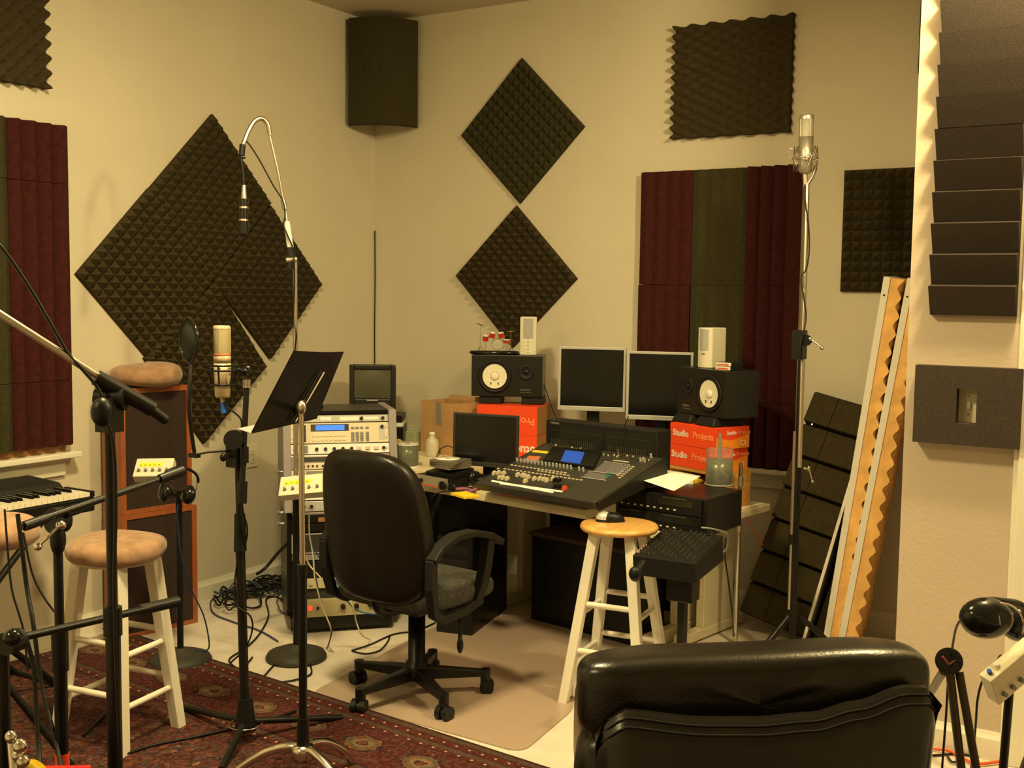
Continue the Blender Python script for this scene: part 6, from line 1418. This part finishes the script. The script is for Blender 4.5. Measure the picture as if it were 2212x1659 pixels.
cab('floor_cable',[onz(180,1590,.016),onz(200,1570,.016),onz(235,1535,.016)],BLK,.005,'black cable on the rug between the legs of the cushioned stool')
# ================================================================ bottom left corner: case top with small things
c=at(40,1700,2.15); zc=c.z-.01
t=thing('flight_case','black flight case at the bottom left under the yellow tape roll','case',(c.x,c.y,0),R(20))
MB().box(-.14,.14,-.12,.06,.003,zc-.001,BLKM).obj('case_body',t,bevel=.004)
o=MB().lathe([(.028,0),(.042,0),(.042,.024),(.028,.024),(.028,0)],mat('yellow_plastic',(.85,.60,.02),.35),n=36).obj('tape_roll'); pp=at(74,1652,2.10); o.matrix_world=T(pp.x,pp.y,zc+.0425)@RZ(R(10))@RX(R(90)); tag(o,'yellow tape roll standing at the bottom left corner','tape roll')
o=MB().box(-.07,.055,-.04,.045,0,.030,mat('red_plastic',(.65,.02,.015),.4)).obj('red_box',bevel=.003); pp=at(120,1668,2.16); o.matrix_world=T(pp.x,pp.y,zc)@RZ(R(35)); tag(o,'red flat box at the bottom left beside the yellow tape roll','box')
pp=at(36,1635,2.05); t=thing('chrome_clamp','shiny chrome drum clamp at the bottom left corner','clamp',(pp.x,pp.y,zc))
m=MB().cyl((pp.x,pp.y,zc),at(24,1585,2.06),.009,CHR,n=14); m.objw('rod',t)
for q,r in (((24,1592),.011),((44,1612),.013),((38,1632),.010),((50,1645),.012)): MB().ell(at(*q,2.04),r,r,r*1.1,CHR,nu=14,nv=10).objw('wing_bolt',t)
# ================================================================ camera, light, look
cd=bpy.data.cameras.new('camera'); co=bpy.data.objects.new('camera',cd); COL.objects.link(co)
cd.sensor_width=36; cd.lens=FPX*36/IW; cd.clip_start=.05
co.matrix_world=Matrix(((Rv.x,Uv.x,-Fv.x,CAM.x),(Rv.y,Uv.y,-Fv.y,CAM.y),(Rv.z,Uv.z,-Fv.z,CAM.z),(0,0,0,1)))
bpy.context.scene.camera=co
def area(name,loc,size,power,col,target=None,shape='DISK'):
    l=bpy.data.lights.new(name,'AREA'); l.shape=shape; l.size=size; l.energy=power; l.color=col
    o=bpy.data.objects.new(name,l); COL.objects.link(o); o.location=loc
    if target is not None:
        o.rotation_euler=(Vector(target)-Vector(loc)).to_track_quat('-Z','Y').to_euler()
    return o
WARM=(1.0,.80,.38)
def bulb(loc,power,rad,col=WARM):
    l=bpy.data.lights.new('ceiling_bulb','POINT'); l.energy=power; l.color=col; l.shadow_soft_size=rad
    o=bpy.data.objects.new('ceiling_bulb',l); COL.objects.link(o); o.location=loc
bulb((3.72,-1.74,2.80),100,.09)
area('ceiling_and_fill_light',(1.95,-2.95,2.98),.35,72,WARM)
area('ceiling_and_fill_light',(1.3,-5.5,2.98),.5,42,WARM)  # added frontal fill from behind the camera, no known lamp
w=bpy.data.worlds.new('world'); w.use_nodes=True; w.node_tree.nodes['Background'].inputs[0].default_value=(1,.75,.45,1); w.node_tree.nodes['Background'].inputs[1].default_value=.03
bpy.context.scene.world=w
vs=bpy.context.scene.view_settings; vs.view_transform='Standard'; vs.look='None'; vs.gamma=1; vs.use_curve_mapping=False; vs.exposure=.42
